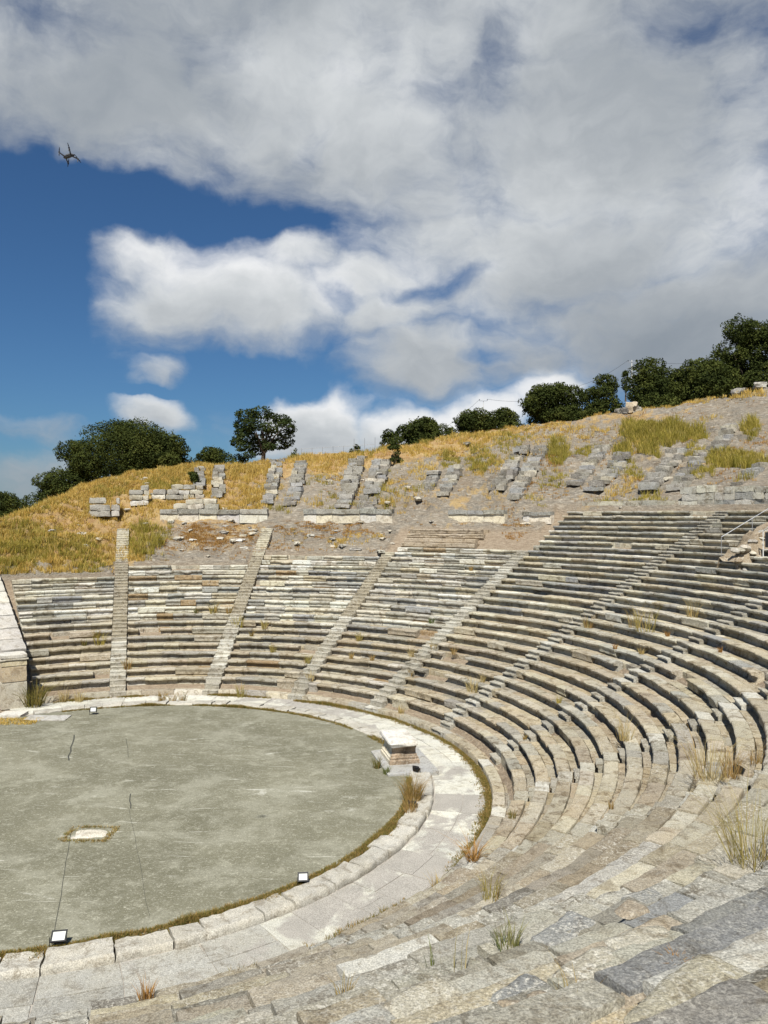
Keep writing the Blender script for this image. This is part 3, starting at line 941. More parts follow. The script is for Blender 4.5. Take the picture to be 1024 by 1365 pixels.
# ------------------------------------------------------------------ statue base
def statue_base():
    px = floor_pt(529, 1018, 0.15)
    ph = math.degrees(math.atan2(px[1], px[0]))
    az = rad(13)
    c = np.array([11.80, 2.62, 0.0])
    e = empty('statue_base', 'white marble statue base with moulded sides and a broken cap on the orchestra edge', 'statue base', tuple(c), az)
    # local x = outward (radial), local y = along the kerb
    V, F = rough_block(2.15, 3.35, 0.22, (0.10, -0.25, 0.0), 0, 0.012, 0.2, 0.02, 0.003)
    mb = MB(); mb.add(V, F, (0.34, 0.34, 0.335)); mb.build('plinth_slab', M['marble'], e, smooth=40)
    prof = [(0.62, 0), (0.62, 0.10), (0.575, 0.13), (0.585, 0.17), (0.53, 0.20), (0.53, 0.24), (0.49, 0.28), (0.485, 0.40), (0.51, 0.43), (0.50, 0.46)]
    V = []; F = []
    ys = np.linspace(-1, 1, 15)
    nx = 9
    rings = []
    for (o_, zz) in prof:
        hx, hy = o_ * 1.02, o_ + 0.24
        pts = [(x, -hy) for x in np.linspace(-hx, hx, nx)] + [(hx, y) for y in np.linspace(-hy, hy, nx)[1:]] + [(x, hy) for x in np.linspace(hx, -hx, nx)[1:]] + [(-hx, y) for y in np.linspace(hy, -hy, nx)[1:-1]]
        rings.append([(x, y, zz * 1.55 + 0.215) for x, y in pts])
    m = len(rings[0])
    for r_ in rings: V += r_
    for i in range(len(rings) - 1):
        for j in range(m):
            F.append([i * m + j, i * m + (j + 1) % m, (i + 1) * m + (j + 1) % m, (i + 1) * m + j])
    F.append(list(range(m))[::-1]); F.append([(len(rings) - 1) * m + j for j in range(m)])
    V = jitter(np.array(V), 0.008, 3, 91)
    col = np.tile(np.array((0.60, 0.55, 0.44)), (len(V), 1))
    st = V[:, 1] < -0.66           # the weathered end is stained brown
    col[st] = np.array((0.27, 0.205, 0.145)) * (1 + 0.9 * np.clip(fbm(V[st], 3.0, 3, 4), -0.5, 1))[:, None]
    mb = MB(); mb.add(V, F, col); mb.build('moulded_block', M['marble'], e, smooth=35)
    V, F = box_vf(1.22, 2.05, 0.27, 10, 14, 3, 0.03)
    V = jitter(V, 0.03, 2.5, 93); V[:, 2] += 0.03 * fbm(V, 1.5, 2, 8)
    low = V[:, 2] < 0.08
    V[low, 0] *= 0.93; V[low, 1] *= 0.95
    V[:, 2] += 0.93; V[:, 0] -= 0.06
    mb = MB(); mb.add(V, F, (0.62, 0.60, 0.56)); mb.build('cap_slab', M['marble'], e, smooth=40)
statue_base()

# slab let into the orchestra floor
a = floor_pt(120, 1112)
V, F = rough_block(1.12, 0.72, 0.10, (0, 0, 0), 0, 0.05, 0.15, 0.03, 0.0)
mb = MB(); mb.add(V, F, (0.56, 0.53, 0.46))
o = mb.build('floor_slab', M['marble'], None, smooth=40); o.location = (a[0], a[1], FZ - 0.06); o.rotation_euler = (0, 0, 0.12)
tag(o, 'single pale stone slab let into the grey orchestra floor, ringed by dry grass', 'stone slab')

# ------------------------------------------------------------------ floodlights
def floodlight(p, az, lab, up=0.9, size=0.36):
    e = empty('floodlight', lab, 'floodlight', tuple(p), az, 'floodlights on the orchestra edge')
    s = size
    def tl(V): return rot3(np.asarray(V) - [0, 0, 0], up, 0, 0) + [0, 0, 0.10]
    # housing: frame and tub with cooling ribs, face looks along local -y tilted up
    V, F = box_vf(s, 0.06, s * 0.8, 4, 1, 3, 0.008)
    V[:, 1] += 0.03
    mb = MB(); mb.add(tl(V), F)
    for i in range(7):
        V, F = box_vf(0.012, 0.05, s * 0.6, 1, 1, 1); V += [(-0.36 + 0.12 * i) * s, 0.085, s * 0.1]
        mb.add(tl(V), F)
    t = 0.035
    for (w, h, x, z) in ((s, t, 0, 0), (s, t, 0, s * 0.8 - t), (t, s * 0.8 - 2 * t, -s / 2 + t / 2, t), (t, s * 0.8 - 2 * t, s / 2 - t / 2, t)):
        V, F = box_vf(w, 0.025, h); V += [x, -0.0135, z]; mb.add(tl(V), F)
    mb.build('housing', M['black'], e)
    V, F = box_vf(s - 2 * t, 0.008, s * 0.8 - 2 * t); V += [0, -0.005, t]
    mb = MB(); mb.add(tl(V), F); mb.build('glass', M['glass'], e)
    mb = MB()
    for sx in (-1, 1):
        V, F = box_vf(0.012, 0.03, 0.22); V += [sx * (s / 2 + 0.012), 0.02, 0.0]; mb.add(V, F)
    V, F = box_vf(s + 0.04, 0.03, 0.012); V += [0, 0.02, -0.013]; mb.add(V, F)
    mb.build('bracket', M['black'], e)
def fl(px, py, az, lab, z=0.16, **kw):
    q = floor_pt(px, py, z); floodlight((q[0], q[1], z), az, lab, **kw)
fl(77, 1262, rad(10), 'square black floodlight with pale glass, nearest, at lower left', up=-0.95, size=0.36)
fl(404, 1180, rad(5), 'square black floodlight sitting on the kerb in front of the walkway', up=-0.55, size=0.30)
fl(124, 952, rad(5), 'small square floodlight on the far kerb below the first stairway', up=-0.35, size=0.34)
fl(551, 1078, rad(160), 'black floodlight seen from behind, in grass below the statue base', up=-0.6, size=0.30)
fl(556, 1030, rad(150), 'black floodlight at the corner of the statue base slab', up=-0.6, size=0.28)

# ------------------------------------------------------------------ grass
GP = {'gold': [(0.60, 0.42, 0.12), (0.52, 0.34, 0.09), (0.66, 0.50, 0.19), (0.44, 0.31, 0.08)],
      'green': [(0.40, 0.32, 0.07), (0.31, 0.26, 0.05), (0.48, 0.38, 0.12), (0.22, 0.20, 0.04)],
      'orange': [(0.40, 0.22, 0.07), (0.33, 0.17, 0.05), (0.46, 0.30, 0.12)],
      'straw': [(0.50, 0.40, 0.20), (0.42, 0.31, 0.13), (0.36, 0.23, 0.09), (0.30, 0.25, 0.08)],
      'moss': [(0.20, 0.17, 0.05), (0.28, 0.20, 0.07), (0.13, 0.13, 0.035), (0.34, 0.22, 0.08)],
      'lush': [(0.10, 0.13, 0.04), (0.16, 0.18, 0.06), (0.22, 0.21, 0.08)]}

def blades(mb, P, H, pal, nb, width, spread, lean=0.35):
    """P: (n,3) tuft positions, H: (n,) heights; nb blades per tuft, each two quads and a tip"""
    n = len(P)
    if n == 0: return
    N = n * nb
    pos = np.repeat(np.asarray(P, float), nb, 0)
    h = np.repeat(H, nb) * rng.uniform(0.55, 1.1, N)
    a = rng.uniform(0, 2 * PI, N); sp = spread * np.sqrt(rng.uniform(0, 1, N))
    pos[:, 0] += np.cos(a) * sp; pos[:, 1] += np.sin(a) * sp
    la = a + rng.normal(0, 0.7, N); le = rng.uniform(0.05, lean, N) * h * 1.6
    d = np.stack([np.cos(la) * le, np.sin(la) * le, h], 1)
    fa = rng.uniform(0, PI, N); w = width * rng.uniform(0.6, 1.3, N)
    s = np.stack([np.cos(fa) * w, np.sin(fa) * w, 0 * w], 1) * 0.5
    mid = pos + d * np.array([0.35, 0.35, 0.6])
    tip = pos + d
    V = np.stack([pos - s, pos + s, mid + s * 0.7, mid - s * 0.7, tip], 1).reshape(-1, 3)
    i = np.arange(N) * 5
    F = np.stack([i, i + 1, i + 2, i + 3], 1).tolist() + np.stack([i + 3, i + 2, i + 4], 1).tolist()
    pal = np.array(pal)
    ci = np.repeat(rng.integers(0, len(pal), n), nb)
    sw = rng.uniform(0, 1, N) < 0.35
    ci = np.where(sw, rng.integers(0, len(pal), N), ci)
    col = pal[ci] * rng.uniform(0.75, 1.2, (N, 1))
    mb.add(V, F, np.repeat(col, 5, 0))

def patch(mb, px, py, rx, ry, kind, dens, h, w=0.035, nb=12):
    c = at(px, py)
    l = at(px - rx, py); r = at(px + rx, py); u = at(px, py - ry); dn = at(px, py + ry)
    ax = (r - l)[:2] / 2; ay = (u - dn)[:2] / 2
    La = np.linalg.norm(ax); Lb = min(np.linalg.norm(ay), 9.0)
    ay = ay / (np.linalg.norm(ay) + 1e-6) * Lb
    n = int(PI * La * Lb * dens * (2.6 if kind != 'orange' else 1.8))
    a = rng.uniform(0, 2 * PI, n); q = np.sqrt(rng.uniform(0, 1, n))
    XY = c[:2] + np.outer(q * np.cos(a), ax) + np.outer(q * np.sin(a), ay)
    Q = np.c_[XY, 0 * XY[:, 0]]
    keep = fbm(Q, 0.8, 3, 77) + rng.uniform(-0.5, 0.5, n) + (1 - q) * 1.2 > (-0.1 if kind != 'green' else -0.35)
    XY = XY[keep]
    if len(XY) == 0: return
    Z = ground(XY[:, 0], XY[:, 1]) - 0.03
    H = h * (0.75 + 0.45 * fbm(np.c_[XY, 0 * Z], 0.5, 2, 13)).clip(0.35, 1.5)
    blades(mb, np.c_[XY, Z], H, GP[kind], nb, w, 0.16)

mb = MB()
for a in [(60, 690, 60, 14, 'gold', 7, .50), (20, 712, 40, 16, 'gold', 7, .55), (110, 668, 50, 15, 'gold', 7, .5), (190, 640, 70, 12, 'gold', 7, .5), (250, 628, 45, 9, 'gold', 8, .55),
          (330, 640, 28, 24, 'gold', 8, .55), (330, 622, 34, 8, 'gold', 9, .6), (120, 700, 60, 24, 'gold', 5, .4), (150, 690, 30, 20, 'gold', 4, .4), (225, 650, 20, 12, 'gold', 6, .5),
          (425, 616, 50, 8, 'gold', 8, .5), (440, 630, 30, 10, 'gold', 4, .35), (480, 608, 40, 6, 'gold', 7, .45), (560, 597, 45, 6, 'gold', 7, .4), (640, 582, 60, 7, 'gold', 8, .45), (720, 567, 50, 5, 'gold', 7, .4), (900, 540, 60, 5, 'gold', 5, .4),
          (985, 524, 40, 9, 'gold', 7, .6), (960, 532, 40, 6, 'gold', 7, .55), (800, 553, 25, 4, 'gold', 5, .4), (530, 640, 14, 10, 'gold', 4, .3), (290, 640, 14, 18, 'gold', 6, .5)]:
    patch(mb, *a)
mb.build('golden_grass', M['grass'])['kind'] = 'stuff'
mb = MB()
for a in [(35, 738, 50, 18, 'green', 7, .70), (95, 742, 40, 14, 'green', 5, .6), (60, 720, 50, 14, 'green', 3, .6), (150, 655, 40, 8, 'green', 3, .6), (195, 715, 24, 28, 'green', 7, .75), (190, 738, 18, 8, 'green', 7, .7), (215, 630, 50, 8, 'green', 3, .6),
          (600, 612, 12, 14, 'green', 8, .8), (640, 612, 20, 16, 'green', 8, .85), (745, 602, 15, 18, 'green', 8, .9), (782, 597, 16, 9, 'green', 8, .7), (850, 575, 25, 16, 'green', 9, 1.0), (885, 580, 50, 14, 'green', 9, 1.0), (865, 595, 20, 12, 'green', 8, .9),
          (925, 602, 16, 10, 'green', 8, .8), (985, 614, 45, 10, 'green', 9, .8), (1000, 570, 12, 10, 'green', 8, .9), (932, 577, 12, 12, 'green', 6, .8), (820, 668, 28, 5, 'green', 8, .5), (868, 664, 20, 5, 'green', 8, .5),
          (735, 640, 22, 10, 'green', 5, .5), (832, 605, 14, 12, 'green', 7, .8), (512, 676, 12, 5, 'green', 8, .6), (845, 625, 14, 8, 'green', 5, .6), (935, 630, 20, 8, 'green', 5, .6), (720, 672, 10, 5, 'green', 3, .4)]:
    patch(mb, *a)
mb.build('yellow_green_grass', M['grass'])['kind'] = 'stuff'
mb = MB()
for a in [(285, 712, 78, 14, 'orange', 34, .17), (285, 722, 78, 12, 'orange', 20, .14), (430, 704, 70, 12, 'orange', 26, .15), (250, 705, 40, 8, 'orange', 9, .16), (335, 728, 20, 12, 'orange', 8, .2), (440, 706, 65, 10, 'orange', 10, .18), (470, 716, 40, 8, 'gold', 7, .3), (395, 712, 20, 10, 'gold', 5, .3), (300, 698, 50, 5, 'orange', 8, .2),
          (690, 702, 20, 12, 'orange', 12, .25), (735, 655, 25, 10, 'orange', 7, .25), (560, 660, 25, 10, 'orange', 3, .15), (470, 645, 40, 18, 'orange', 2, .15), (640, 650, 40, 14, 'orange', 1.5, .15), (130, 740, 30, 14, 'orange', 4, .2), (620, 600, 60, 8, 'orange', 3, .2), (830, 640, 40, 12, 'orange', 2.5, .2),
          (560, 700, 20, 8, 'orange', 5, .15), (800, 575, 30, 10, 'orange', 3, .2), (960, 600, 30, 8, 'orange', 5, .25), (730, 615, 22, 12, 'orange', 8, .35)]:
    patch(mb, *a)
mb.build('short_dry_grass', M['grass'])['kind'] = 'stuff'

def scatter(name, n, ph0, ph1, r0, r1, kind, h, nb, thr, seed, fr=0.35):
    ph = rng.uniform(ph0, ph1, n); r = np.sqrt(rng.uniform(r0 ** 2, r1 ** 2, n))
    x, y = r * np.cos(np.radians(ph)), r * np.sin(np.radians(ph))
    Q = np.stack([x, y, 0 * x], 1)
    rl = _lim_tab[np.clip(((ph + 180) / 0.25).astype(int), 0, 1440)]
    m = fbm(Q, fr, 4, seed)
    k = (m + rng.uniform(-0.35, 0.35, n) - 0.45 * sstep(80, 66, ph) * sstep(3.5, 5.5, np.interp(ph, _CPH, _CR) - r) > thr) & (r > rl + 0.2) & (r < np.interp(ph, _CPH, _CR) + 2.5) & (np.abs(r - rtop(ph) - 0.2) > 0.4) & ~((kind == 'gold') & (r < RT) & (ph < 103.5))
    g = MB()
    blades(g, np.c_[x, y, ground(x, y) - 0.03][k], (h * (0.7 + 0.6 * np.clip(m, 0, 1)))[k], GP[kind], nb, 0.035, 0.17)
    g.build(name, M['grass'])['kind'] = 'stuff'
scatter('thin_dry_grass', 14000, 14, 125, 27, 56, 'orange', 0.20, 9, 0.12, 201)
scatter('thin_golden_grass', 13000, 40, 125, 27, 50, 'gold', 0.40, 10, 0.16, 211)
scatter('left_hill_grass', 14000, 88, 126, 27, 48, 'gold', 0.42, 11, -0.05, 215)
scatter('left_green_grass', 5000, 100, 126, 27, 40, 'green', 0.55, 12, 0.15, 231, 0.25)
scatter('thin_green_grass', 9000, 14, 125, 34, 50, 'green', 0.50, 11, 0.42, 221, 0.45)

# weeds along the kerb and along the foot of the first ledge
mb = MB()
n = 11000
ph = rng.uniform(-110, 118, n); r = RI - 0.05 + np.abs(rng.normal(0, 0.16, n))
XY = np.stack([r * np.cos(np.radians(ph)), r * np.sin(np.radians(ph))], 1)
dn = fbm(np.c_[XY, 0 * ph], 0.7, 3, 5)
k = (dn + rng.uniform(-0.6, 0.6, n) + np.where(ph < 20, 0.75, 0.0) > 0) & ~((ph > 2) & (ph < 20))
blades(mb, np.c_[XY, np.full(n, FZ - 0.02)][k], (0.09 + 0.10 * np.clip(dn, 0, 2))[k], GP['moss'], 8, 0.018, 0.06, 0.6)
mb.build('kerb_weeds', M['grass'])['kind'] = 'stuff'
mb = MB()
n = 9000
ph = rng.uniform(-112, 122, n); r = R0 - 0.02 - np.abs(rng.normal(0, 0.17, n))
XY = np.stack([r * np.cos(np.radians(ph)), r * np.sin(np.radians(ph))], 1)
dn = fbm(np.c_[XY, 0 * ph], 0.5, 3, 15)
k = dn + rng.uniform(-0.5, 0.5, n) + np.where((ph > -30) & (ph < 66), 0.7, -0.1) > 0
blades(mb, np.c_[XY, np.full(n, 0.0)][k], (0.09 + 0.12 * np.clip(dn, 0, 2))[k], GP['moss'], 8, 0.018, 0.07, 0.6)
mb.build('ledge_weeds', M['grass'])['kind'] = 'stuff'
mb = MB()
a = floor_pt(120, 1112)
n = 200
t = rng.uniform(0, 2 * PI, n); e = np.stack([np.cos(t), np.sin(t)], 1); e /= np.maximum(np.abs(e[:, :1]), np.abs(e[:, 1:]))
XY = a + e * np.array([0.70, 0.55]) + rng.normal(0, 0.045, (n, 2))
blades(mb, np.c_[XY, np.full(n, FZ)], np.full(n, 0.07), GP['straw'] + GP['moss'], 7, 0.014, 0.05, 0.8)
c = floor_pt(14, 962)
XY = c + rng.uniform(-1, 1, (260, 2)) * [1.4, 0.6]
blades(mb, np.c_[XY, np.full(260, 0.12)], np.full(260, 0.10), GP['gold'], 8, 0.03, 0.1, 0.8)
mb.build('floor_grass', M['grass'])['kind'] = 'stuff'

def tuft(px, py, size, kind, lab, nb=46, grp='dry tufts growing between the seat rows', lean=0.45, w=None):
    q = at(px, py)
    r = math.hypot(q[0], q[1])
    if r < R0: 
        z = FZ if r < RK else 0.0
        q = np.array([*floor_pt(px, py, z), z])
    elif r < rtop(math.degrees(math.atan2(q[1], q[0]))):
        q[2] = tread(r)
    dist = math.dist(q, CAM)
    h = size / FPX * dist
    mb = MB()
    blades(mb, np.array([[0, 0, -0.02]]), np.array([h]), GP[kind], nb, w or max(0.012, 0.55 / FPX * dist), h * 0.28, lean)
    o = mb.build('grass_tuft', M['grass'])
    o.location = tuple(q)
    o.rotation_euler = (0, 0, random.uniform(0, 6))
    tag(o, lab, 'grass tuft', grp)
SMALL = 'small dry tuft sprouting from a joint between the seat rows'
for (px, py, s, kd) in [(785, 832, 20, 'straw'), (922, 822, 26, 'straw'), (130, 848, 12, 'moss'), (305, 818, 12, 'moss'), (285, 818, 18, 'straw'),
                        (262, 818, 8, 'moss'), (410, 884, 13, 'straw'), (414, 905, 14, 'straw'), (575, 830, 10, 'lush'), (478, 852, 14, 'straw'), (549, 874, 14, 'straw'), (578, 863, 12, 'straw'), (548, 896, 10, 'straw'),
                        (629, 920, 24, 'straw'), (643, 905, 12, 'straw'), (535, 945, 12, 'straw'), (322, 930, 20, 'straw'), (86, 936, 18, 'straw'), (105, 936, 16, 'straw'), (216, 936, 16, 'moss'), (230, 936, 13, 'moss'), (243, 936, 16, 'moss'),
                        (353, 840, 14, 'straw'), (364, 868, 12, 'straw'), (468, 878, 9, 'straw'), (496, 880, 9, 'straw'), (890, 848, 8, 'orange'), (745, 940, 10, 'green'), (605, 872, 10, 'straw'),
                        (820, 868, 8, 'orange'), (960, 868, 9, 'orange'), (855, 872, 10, 'straw'), (700, 985, 8, 'moss'), (628, 760, 8, 'moss'), (815, 1084, 10, 'moss'), (683, 1092, 14, 'moss'), (335, 850, 8, 'moss'), (170, 890, 16, 'straw'), (112, 858, 10, 'moss')]:
    tuft(px, py, s, kd, SMALL)
tuft(848, 835, 34, 'straw', 'tall dry tuft, left one of a pair high in the right seats')
tuft(860, 845, 40, 'straw', 'tall dry tuft, right one of a pair high in the right seats')
tuft(833, 990, 30, 'straw', 'bushy straw coloured tuft beside deep shadow rows at right', 70)
tuft(945, 1040, 62, 'straw', 'largest straw tuft spilling over the curved rows at right', 110, lean=0.7)
tuft(975, 1042, 36, 'straw', 'bushy dry tuft just right of the largest straw tuft', 80)
tuft(1008, 1010, 26, 'straw', 'dry tuft on the top of a seat row near the right edge', 50)
tuft(1006, 1150, 90, 'straw', 'tall dry bush with straw stalks at the right edge in the foreground', 170, lean=0.7, w=0.009)
tuft(318, 832, 22, 'green', 'yellow green tuft on the second stairway')
tuft(45, 942, 34, 'moss', 'leafy green yellow weed in the shade of the left end wall', 160, w=0.03, lean=0.8)
tuft(133, 856, 20, 'green', 'yellow green tuft left of the first stairway')
tuft(550, 1068, 36, 'moss', 'big yellow green grass clump inside the kerb below the statue base', 300, lean=0.5, w=0.014)
tuft(546, 1086, 26, 'straw', 'dry grass clump inside the kerb behind a floodlight', 120)
tuft(502, 1024, 16, 'moss', 'low grass clump along the left edge of the statue base slab', 80)
tuft(515, 1032, 12, 'lush', 'dark green clump at the near corner of the statue base slab', 80)
tuft(676, 1268, 44, 'lush', 'green grass tuft growing from a foreground seat joint', 60, w=0.014)
tuft(655, 1204, 36, 'straw', 'wispy dry grass in the shade of a tilted foreground block', 60, w=0.012)
tuft(605, 1294, 50, 'straw', 'single thin dry stalk standing in the foreground', 5, w=0.012, lean=0.2)
tuft(582, 1290, 40, 'lush', 'sparse dark stalks between foreground blocks', 8, w=0.014)
tuft(458, 1330, 30, 'straw', 'pale dry tuft in the bottom middle foreground', 50, w=0.012)
tuft(770, 1330, 60, 'straw', 'fine bare twigs at the bottom of the foreground', 24, w=0.008)
tuft(195, 1335, 26, 'orange', 'rusty dry tuft beside the bottom left walkway', 50, w=0.016)
tuft(585, 1176, 24, 'straw', 'dry weed with tall stalks at the outer edge of the walkway', 50, w=0.016)
tuft(902, 1290, 14, 'orange', 'rust coloured dry moss between grey foreground slabs', 90, lean=1.2, w=0.014)
tuft(945, 1285, 16, 'gold', 'golden straw on brown soil between foreground slabs', 50, lean=1.2, w=0.012)
tuft(630, 1150, 26, 'orange', 'spread of dry brown grass at the walkway edge', 90, lean=1.3, w=0.02)

# ------------------------------------------------------------------ trees
def crown_points(lobes, n, shell=0.35):
    vol = np.array([a * b * c for (_, _, _, a, b, c) in lobes]) ** 0.75
    k = rng.choice(len(lobes), n, p=vol / vol.sum())
    L = np.array(lobes)[k]
    d = rng.normal(0, 1, (n, 3)); d /= np.linalg.norm(d, axis=1)[:, None]
    q = 1 - shell * np.abs(rng.normal(0, 0.6, n)).clip(0, 2)
    q = q * (1 + 0.26 * fbm(d * 2 + k[:, None] * 7.0, 1.3, 2, 3))
    return L[:, :3] + d * q[:, None] * L[:, 3:6], d

def leaves(mb, P, N, size, pal):
    n = len(P)
    d = N + rng.normal(0, 0.7, (n, 3)); d /= np.linalg.norm(d, axis=1)[:, None]
    u = np.cross(d, rng.normal(0, 1, (n, 3))); u /= np.linalg.norm(u, axis=1)[:, None]
    v = np.cross(d, u)
    s = size * rng.uniform(0.6, 1.4, n)[:, None]
    V = np.stack([P - u * s, P - v * s * 0.5, P + u * s, P + v * s * 0.5], 1).reshape(-1, 3)
    i = np.arange(n) * 4
    pal = np.array(pal)
    clump = ((fbm(P, 0.9, 2, 8) + rng.normal(0, 0.3, n)) * 1.2 + len(pal) / 2).clip(0, len(pal) - 1).astype(int)
    col = pal[clump] * rng.uniform(0.85, 1.15, (n, 1))
    mb.add(V, np.stack([i, i + 1, i + 2, i + 3], 1).tolist(), np.repeat(col, 4, 0))

OAK = [(0.020, 0.027, 0.009), (0.036, 0.047, 0.013), (0.060, 0.072, 0.018), (0.090, 0.098, 0.026)]
PINE = [(0.018, 0.028, 0.010), (0.030, 0.044, 0.014), (0.046, 0.060, 0.018), (0.064, 0.076, 0.024)]
def tree(name, base, W, H, lab, n_lobe=14, dens=1.0, pal=OAK, trunk_h=0.18, flat=1.0, group=None, seed=0, leaf=0.11, lobes=None, skew=0.0):
    rs = np.random.default_rng(seed)
    e = empty(name, lab, 'tree' if 'tree' in name else 'shrub', tuple(base), 0, group)
    if lobes is None:
        lobes = []
        for i in range(n_lobe):
            t = rs.uniform(0, 1)
            a = rs.uniform(0, 2 * PI); zz = trunk_h + (1 - trunk_h) * t * 0.97
            env = math.sqrt(max(0.05, 1 - (abs(t - 0.30) / 0.74) ** 2))
            rr = rs.uniform(0.25, 0.80) * env * W / 2
            s = rs.uniform(0.14, 0.33) * W * (0.75 + 0.25 * env)
            zc = min(zz * H, H - s * 0.75 * flat)
            lobes.append((rr * math.cos(a) + skew * (t - 0.5) * W, rr * math.sin(a), max(zc, s * 0.5), s, s, s * 0.75 * flat))
        lobes.append((0, 0, H * 0.55, W * 0.28, W * 0.28, H * 0.32))
    # trunk and limbs
    mb = MB()
    V, F = tube_vf([(0, 0, -0.3), (0.03 * W, 0, H * 0.25), (0, 0.02 * W, H * 0.6)], [0.035 * W + 0.05, 0.028 * W + 0.03, 0.012 * W], 8); mb.add(V, F)
    for (x, y, z, a, b, c) in lobes[:9]:
        V, F = tube_vf([(0.02 * W, 0, H * trunk_h * 0.9), (x * 0.5, y * 0.5, H * trunk_h + (z - H * trunk_h) * 0.55), (x, y, z)], [0.02 * W, 0.012 * W, 0.004 * W], 5); mb.add(V, F)
    mb.build('trunk', M['bark'], e)
    mb = MB()
    area = sum(a * b for (_, _, _, a, b, c) in lobes) * 4 * PI
    n = int(min(80000, area * 60 * dens * (0.13 / leaf) ** 2))
    P, N = crown_points(lobes, n)
    # clumps with gaps
    kp = fbm(P, 1.0 / max(0.7, W * 0.11), 2, seed + 60) + rng.uniform(-0.25, 0.25, n) > -0.40
    P, N = P[kp], N[kp]
    leaves(mb, P, N * 0.6 + [0, 0, 0.5], leaf, pal)
    mb.build('crown', M['leaf'], e)
    return e

def tree_px(name, x0, x1, ytop, ybase, Y, lab, **kw):
    cx = (x0 + x1) / 2
    q = depth_pt(cx, ybase, Y)
    D = Y - CAM[1]
    q[2] -= 0.9; ytop_ = ytop; ybase += 0.9 / D * FPX
    W = (x1 - x0) / FPX * D; H = (ybase - ytop) / FPX * D
    return tree(name, q, W, H, lab, **kw)

G1 = 'dark trees along the hilltop'
tree_px('oak_tree', 100, 238, 560, 668, 58, 'largest round dark green tree on the left hill', n_lobe=24, seed=1, group=G1, trunk_h=0.05)
tree_px('oak_tree', 66, 160, 588, 684, 56.5, 'lower dark tree leaning left off the big tree on the left hill', n_lobe=14, seed=2, group=G1, trunk_h=0.03)
tree_px('oak_tree', 40, 100, 630, 692, 55, 'lowest dark tree at the left end of the left clump', n_lobe=10, seed=3, group=G1, trunk_h=0.03)
tree_px('oak_tree', 190, 262, 578, 636, 57, 'small dark tree against the right side of the big left tree', n_lobe=12, seed=4, group=G1, trunk_h=0.05)
tree_px('shrub', 248, 308, 596, 626, 58, 'low dark shrub between the left trees and the lone pine', n_lobe=8, seed=5, group=G1, trunk_h=0.05)
tree_px('oak_tree', -20, 38, 655, 705, 70, 'dark tree cut by the left picture edge', n_lobe=10, seed=6, group=G1, trunk_h=0.05)
# the lone pine: tiers of flat clumps on a leaning trunk
D = 52 - CAM[1]; s = D / FPX
pl = []
for (dx, dz, a, c) in [(-22, 62, 15, 9), (-4, 66, 16, 9), (10, 60, 12, 8), (24, 56, 14, 8), (34, 50, 12, 7), (-28, 50, 14, 8), (-10, 48, 16, 9), (12, 45, 15, 8), (30, 38, 13, 7), (38, 44, 8, 6), (-34, 28, 11, 7), (-20, 32, 15, 9),
                       (0, 30, 17, 9), (20, 24, 15, 8), (32, 27, 10, 6), (-26, 20, 12, 7), (-8, 19, 14, 8), (10, 19, 10, 6), (-16, 9, 9, 5), (-26, 40, 12, 7)]:
    pl.append((dx * s, random.uniform(-14, 14) * s, dz * s, a * s, a * s, c * s))
tree('pine_tree', depth_pt(350, 616, 52), 80 * s, 74 * s, 'lone dark pine with tiered crown and bare leaning trunk on the hill crest', pal=PINE, lobes=pl, seed=8, dens=0.75, leaf=0.13)
tree_px('shrub', 305, 330, 604, 620, 53, 'low dark shrub at the foot of the lone pine', n_lobe=6, seed=9, group=G1, trunk_h=0.05)
tree_px('shrub', 383, 402, 597, 616, 50, 'small pointed shrub right of the lone pine', n_lobe=6, seed=10, trunk_h=0.05)
tree_px('shrub', 466, 486, 592, 608, 52, 'tiny round shrub by the hilltop fence', n_lobe=6, seed=11, trunk_h=0.05)
tree_px('oak_tree', 499, 534, 572, 606, 52, 'small dark tree at the left end of the middle tree row', n_lobe=10, seed=12, group=G1, trunk_h=0.06)
tree_px('oak_tree', 524, 596, 557, 606, 54, 'round dark tree in the middle of the hilltop row', n_lobe=14, seed=13, group=G1, trunk_h=0.06)
tree_px('shrub', 518, 536, 582, 610, 42, 'narrow upright dark shrub on the rock left of the golden strip', n_lobe=8, seed=14, trunk_h=0.05)
tree_px('oak_tree', 582, 616, 566, 596, 56, 'smallest dark tree between two round ones on the hilltop', n_lobe=8, seed=15, group=G1, trunk_h=0.05)
tree_px('oak_tree', 598, 654, 545, 592, 56, 'dark tree below the small utility pole, left half of a pair', n_lobe=12, seed=16, group=G1, trunk_h=0.05)
tree_px('oak_tree', 636, 700, 543, 586, 57, 'dark tree right of the small utility pole, right half of a pair', n_lobe=12, seed=17, group=G1, trunk_h=0.05)
tree_px('oak_tree', 692, 768, 511, 578, 50, 'tall dark tree rising at the left of the right hand row', n_lobe=16, seed=18, group=G1, trunk_h=0.06)
tree_px('oak_tree', 740, 806, 511, 574, 49, 'dark tree in the middle of the right hand row, left of the taller pole', n_lobe=14, seed=19, group=G1, trunk_h=0.05)
tree_px('oak_tree', 774, 838, 498, 570, 48, 'flat topped dark tree just left of the rocks under the tall pole', n_lobe=14, seed=20, group=G1, trunk_h=0.05)
tree_px('shrub', 824, 844, 494, 520, 52, 'small tufted tree beside the foot of the tall utility pole', n_lobe=6, seed=21, trunk_h=0.25)
tree_px('oak_tree', 838, 924, 478, 562, 46, 'broad dark tree right of the tall utility pole', n_lobe=18, seed=22, group=G1, trunk_h=0.05)
tree_px('oak_tree', 890, 986, 480, 560, 46, 'broad dark tree left of the highest tree at the right edge', n_lobe=16, seed=23, group=G1, trunk_h=0.05)
tree_px('oak_tree', 952, 1056, 426, 530, 50, 'highest dark tree at the right edge of the hilltop', n_lobe=20, seed=24, group=G1, trunk_h=0.05)
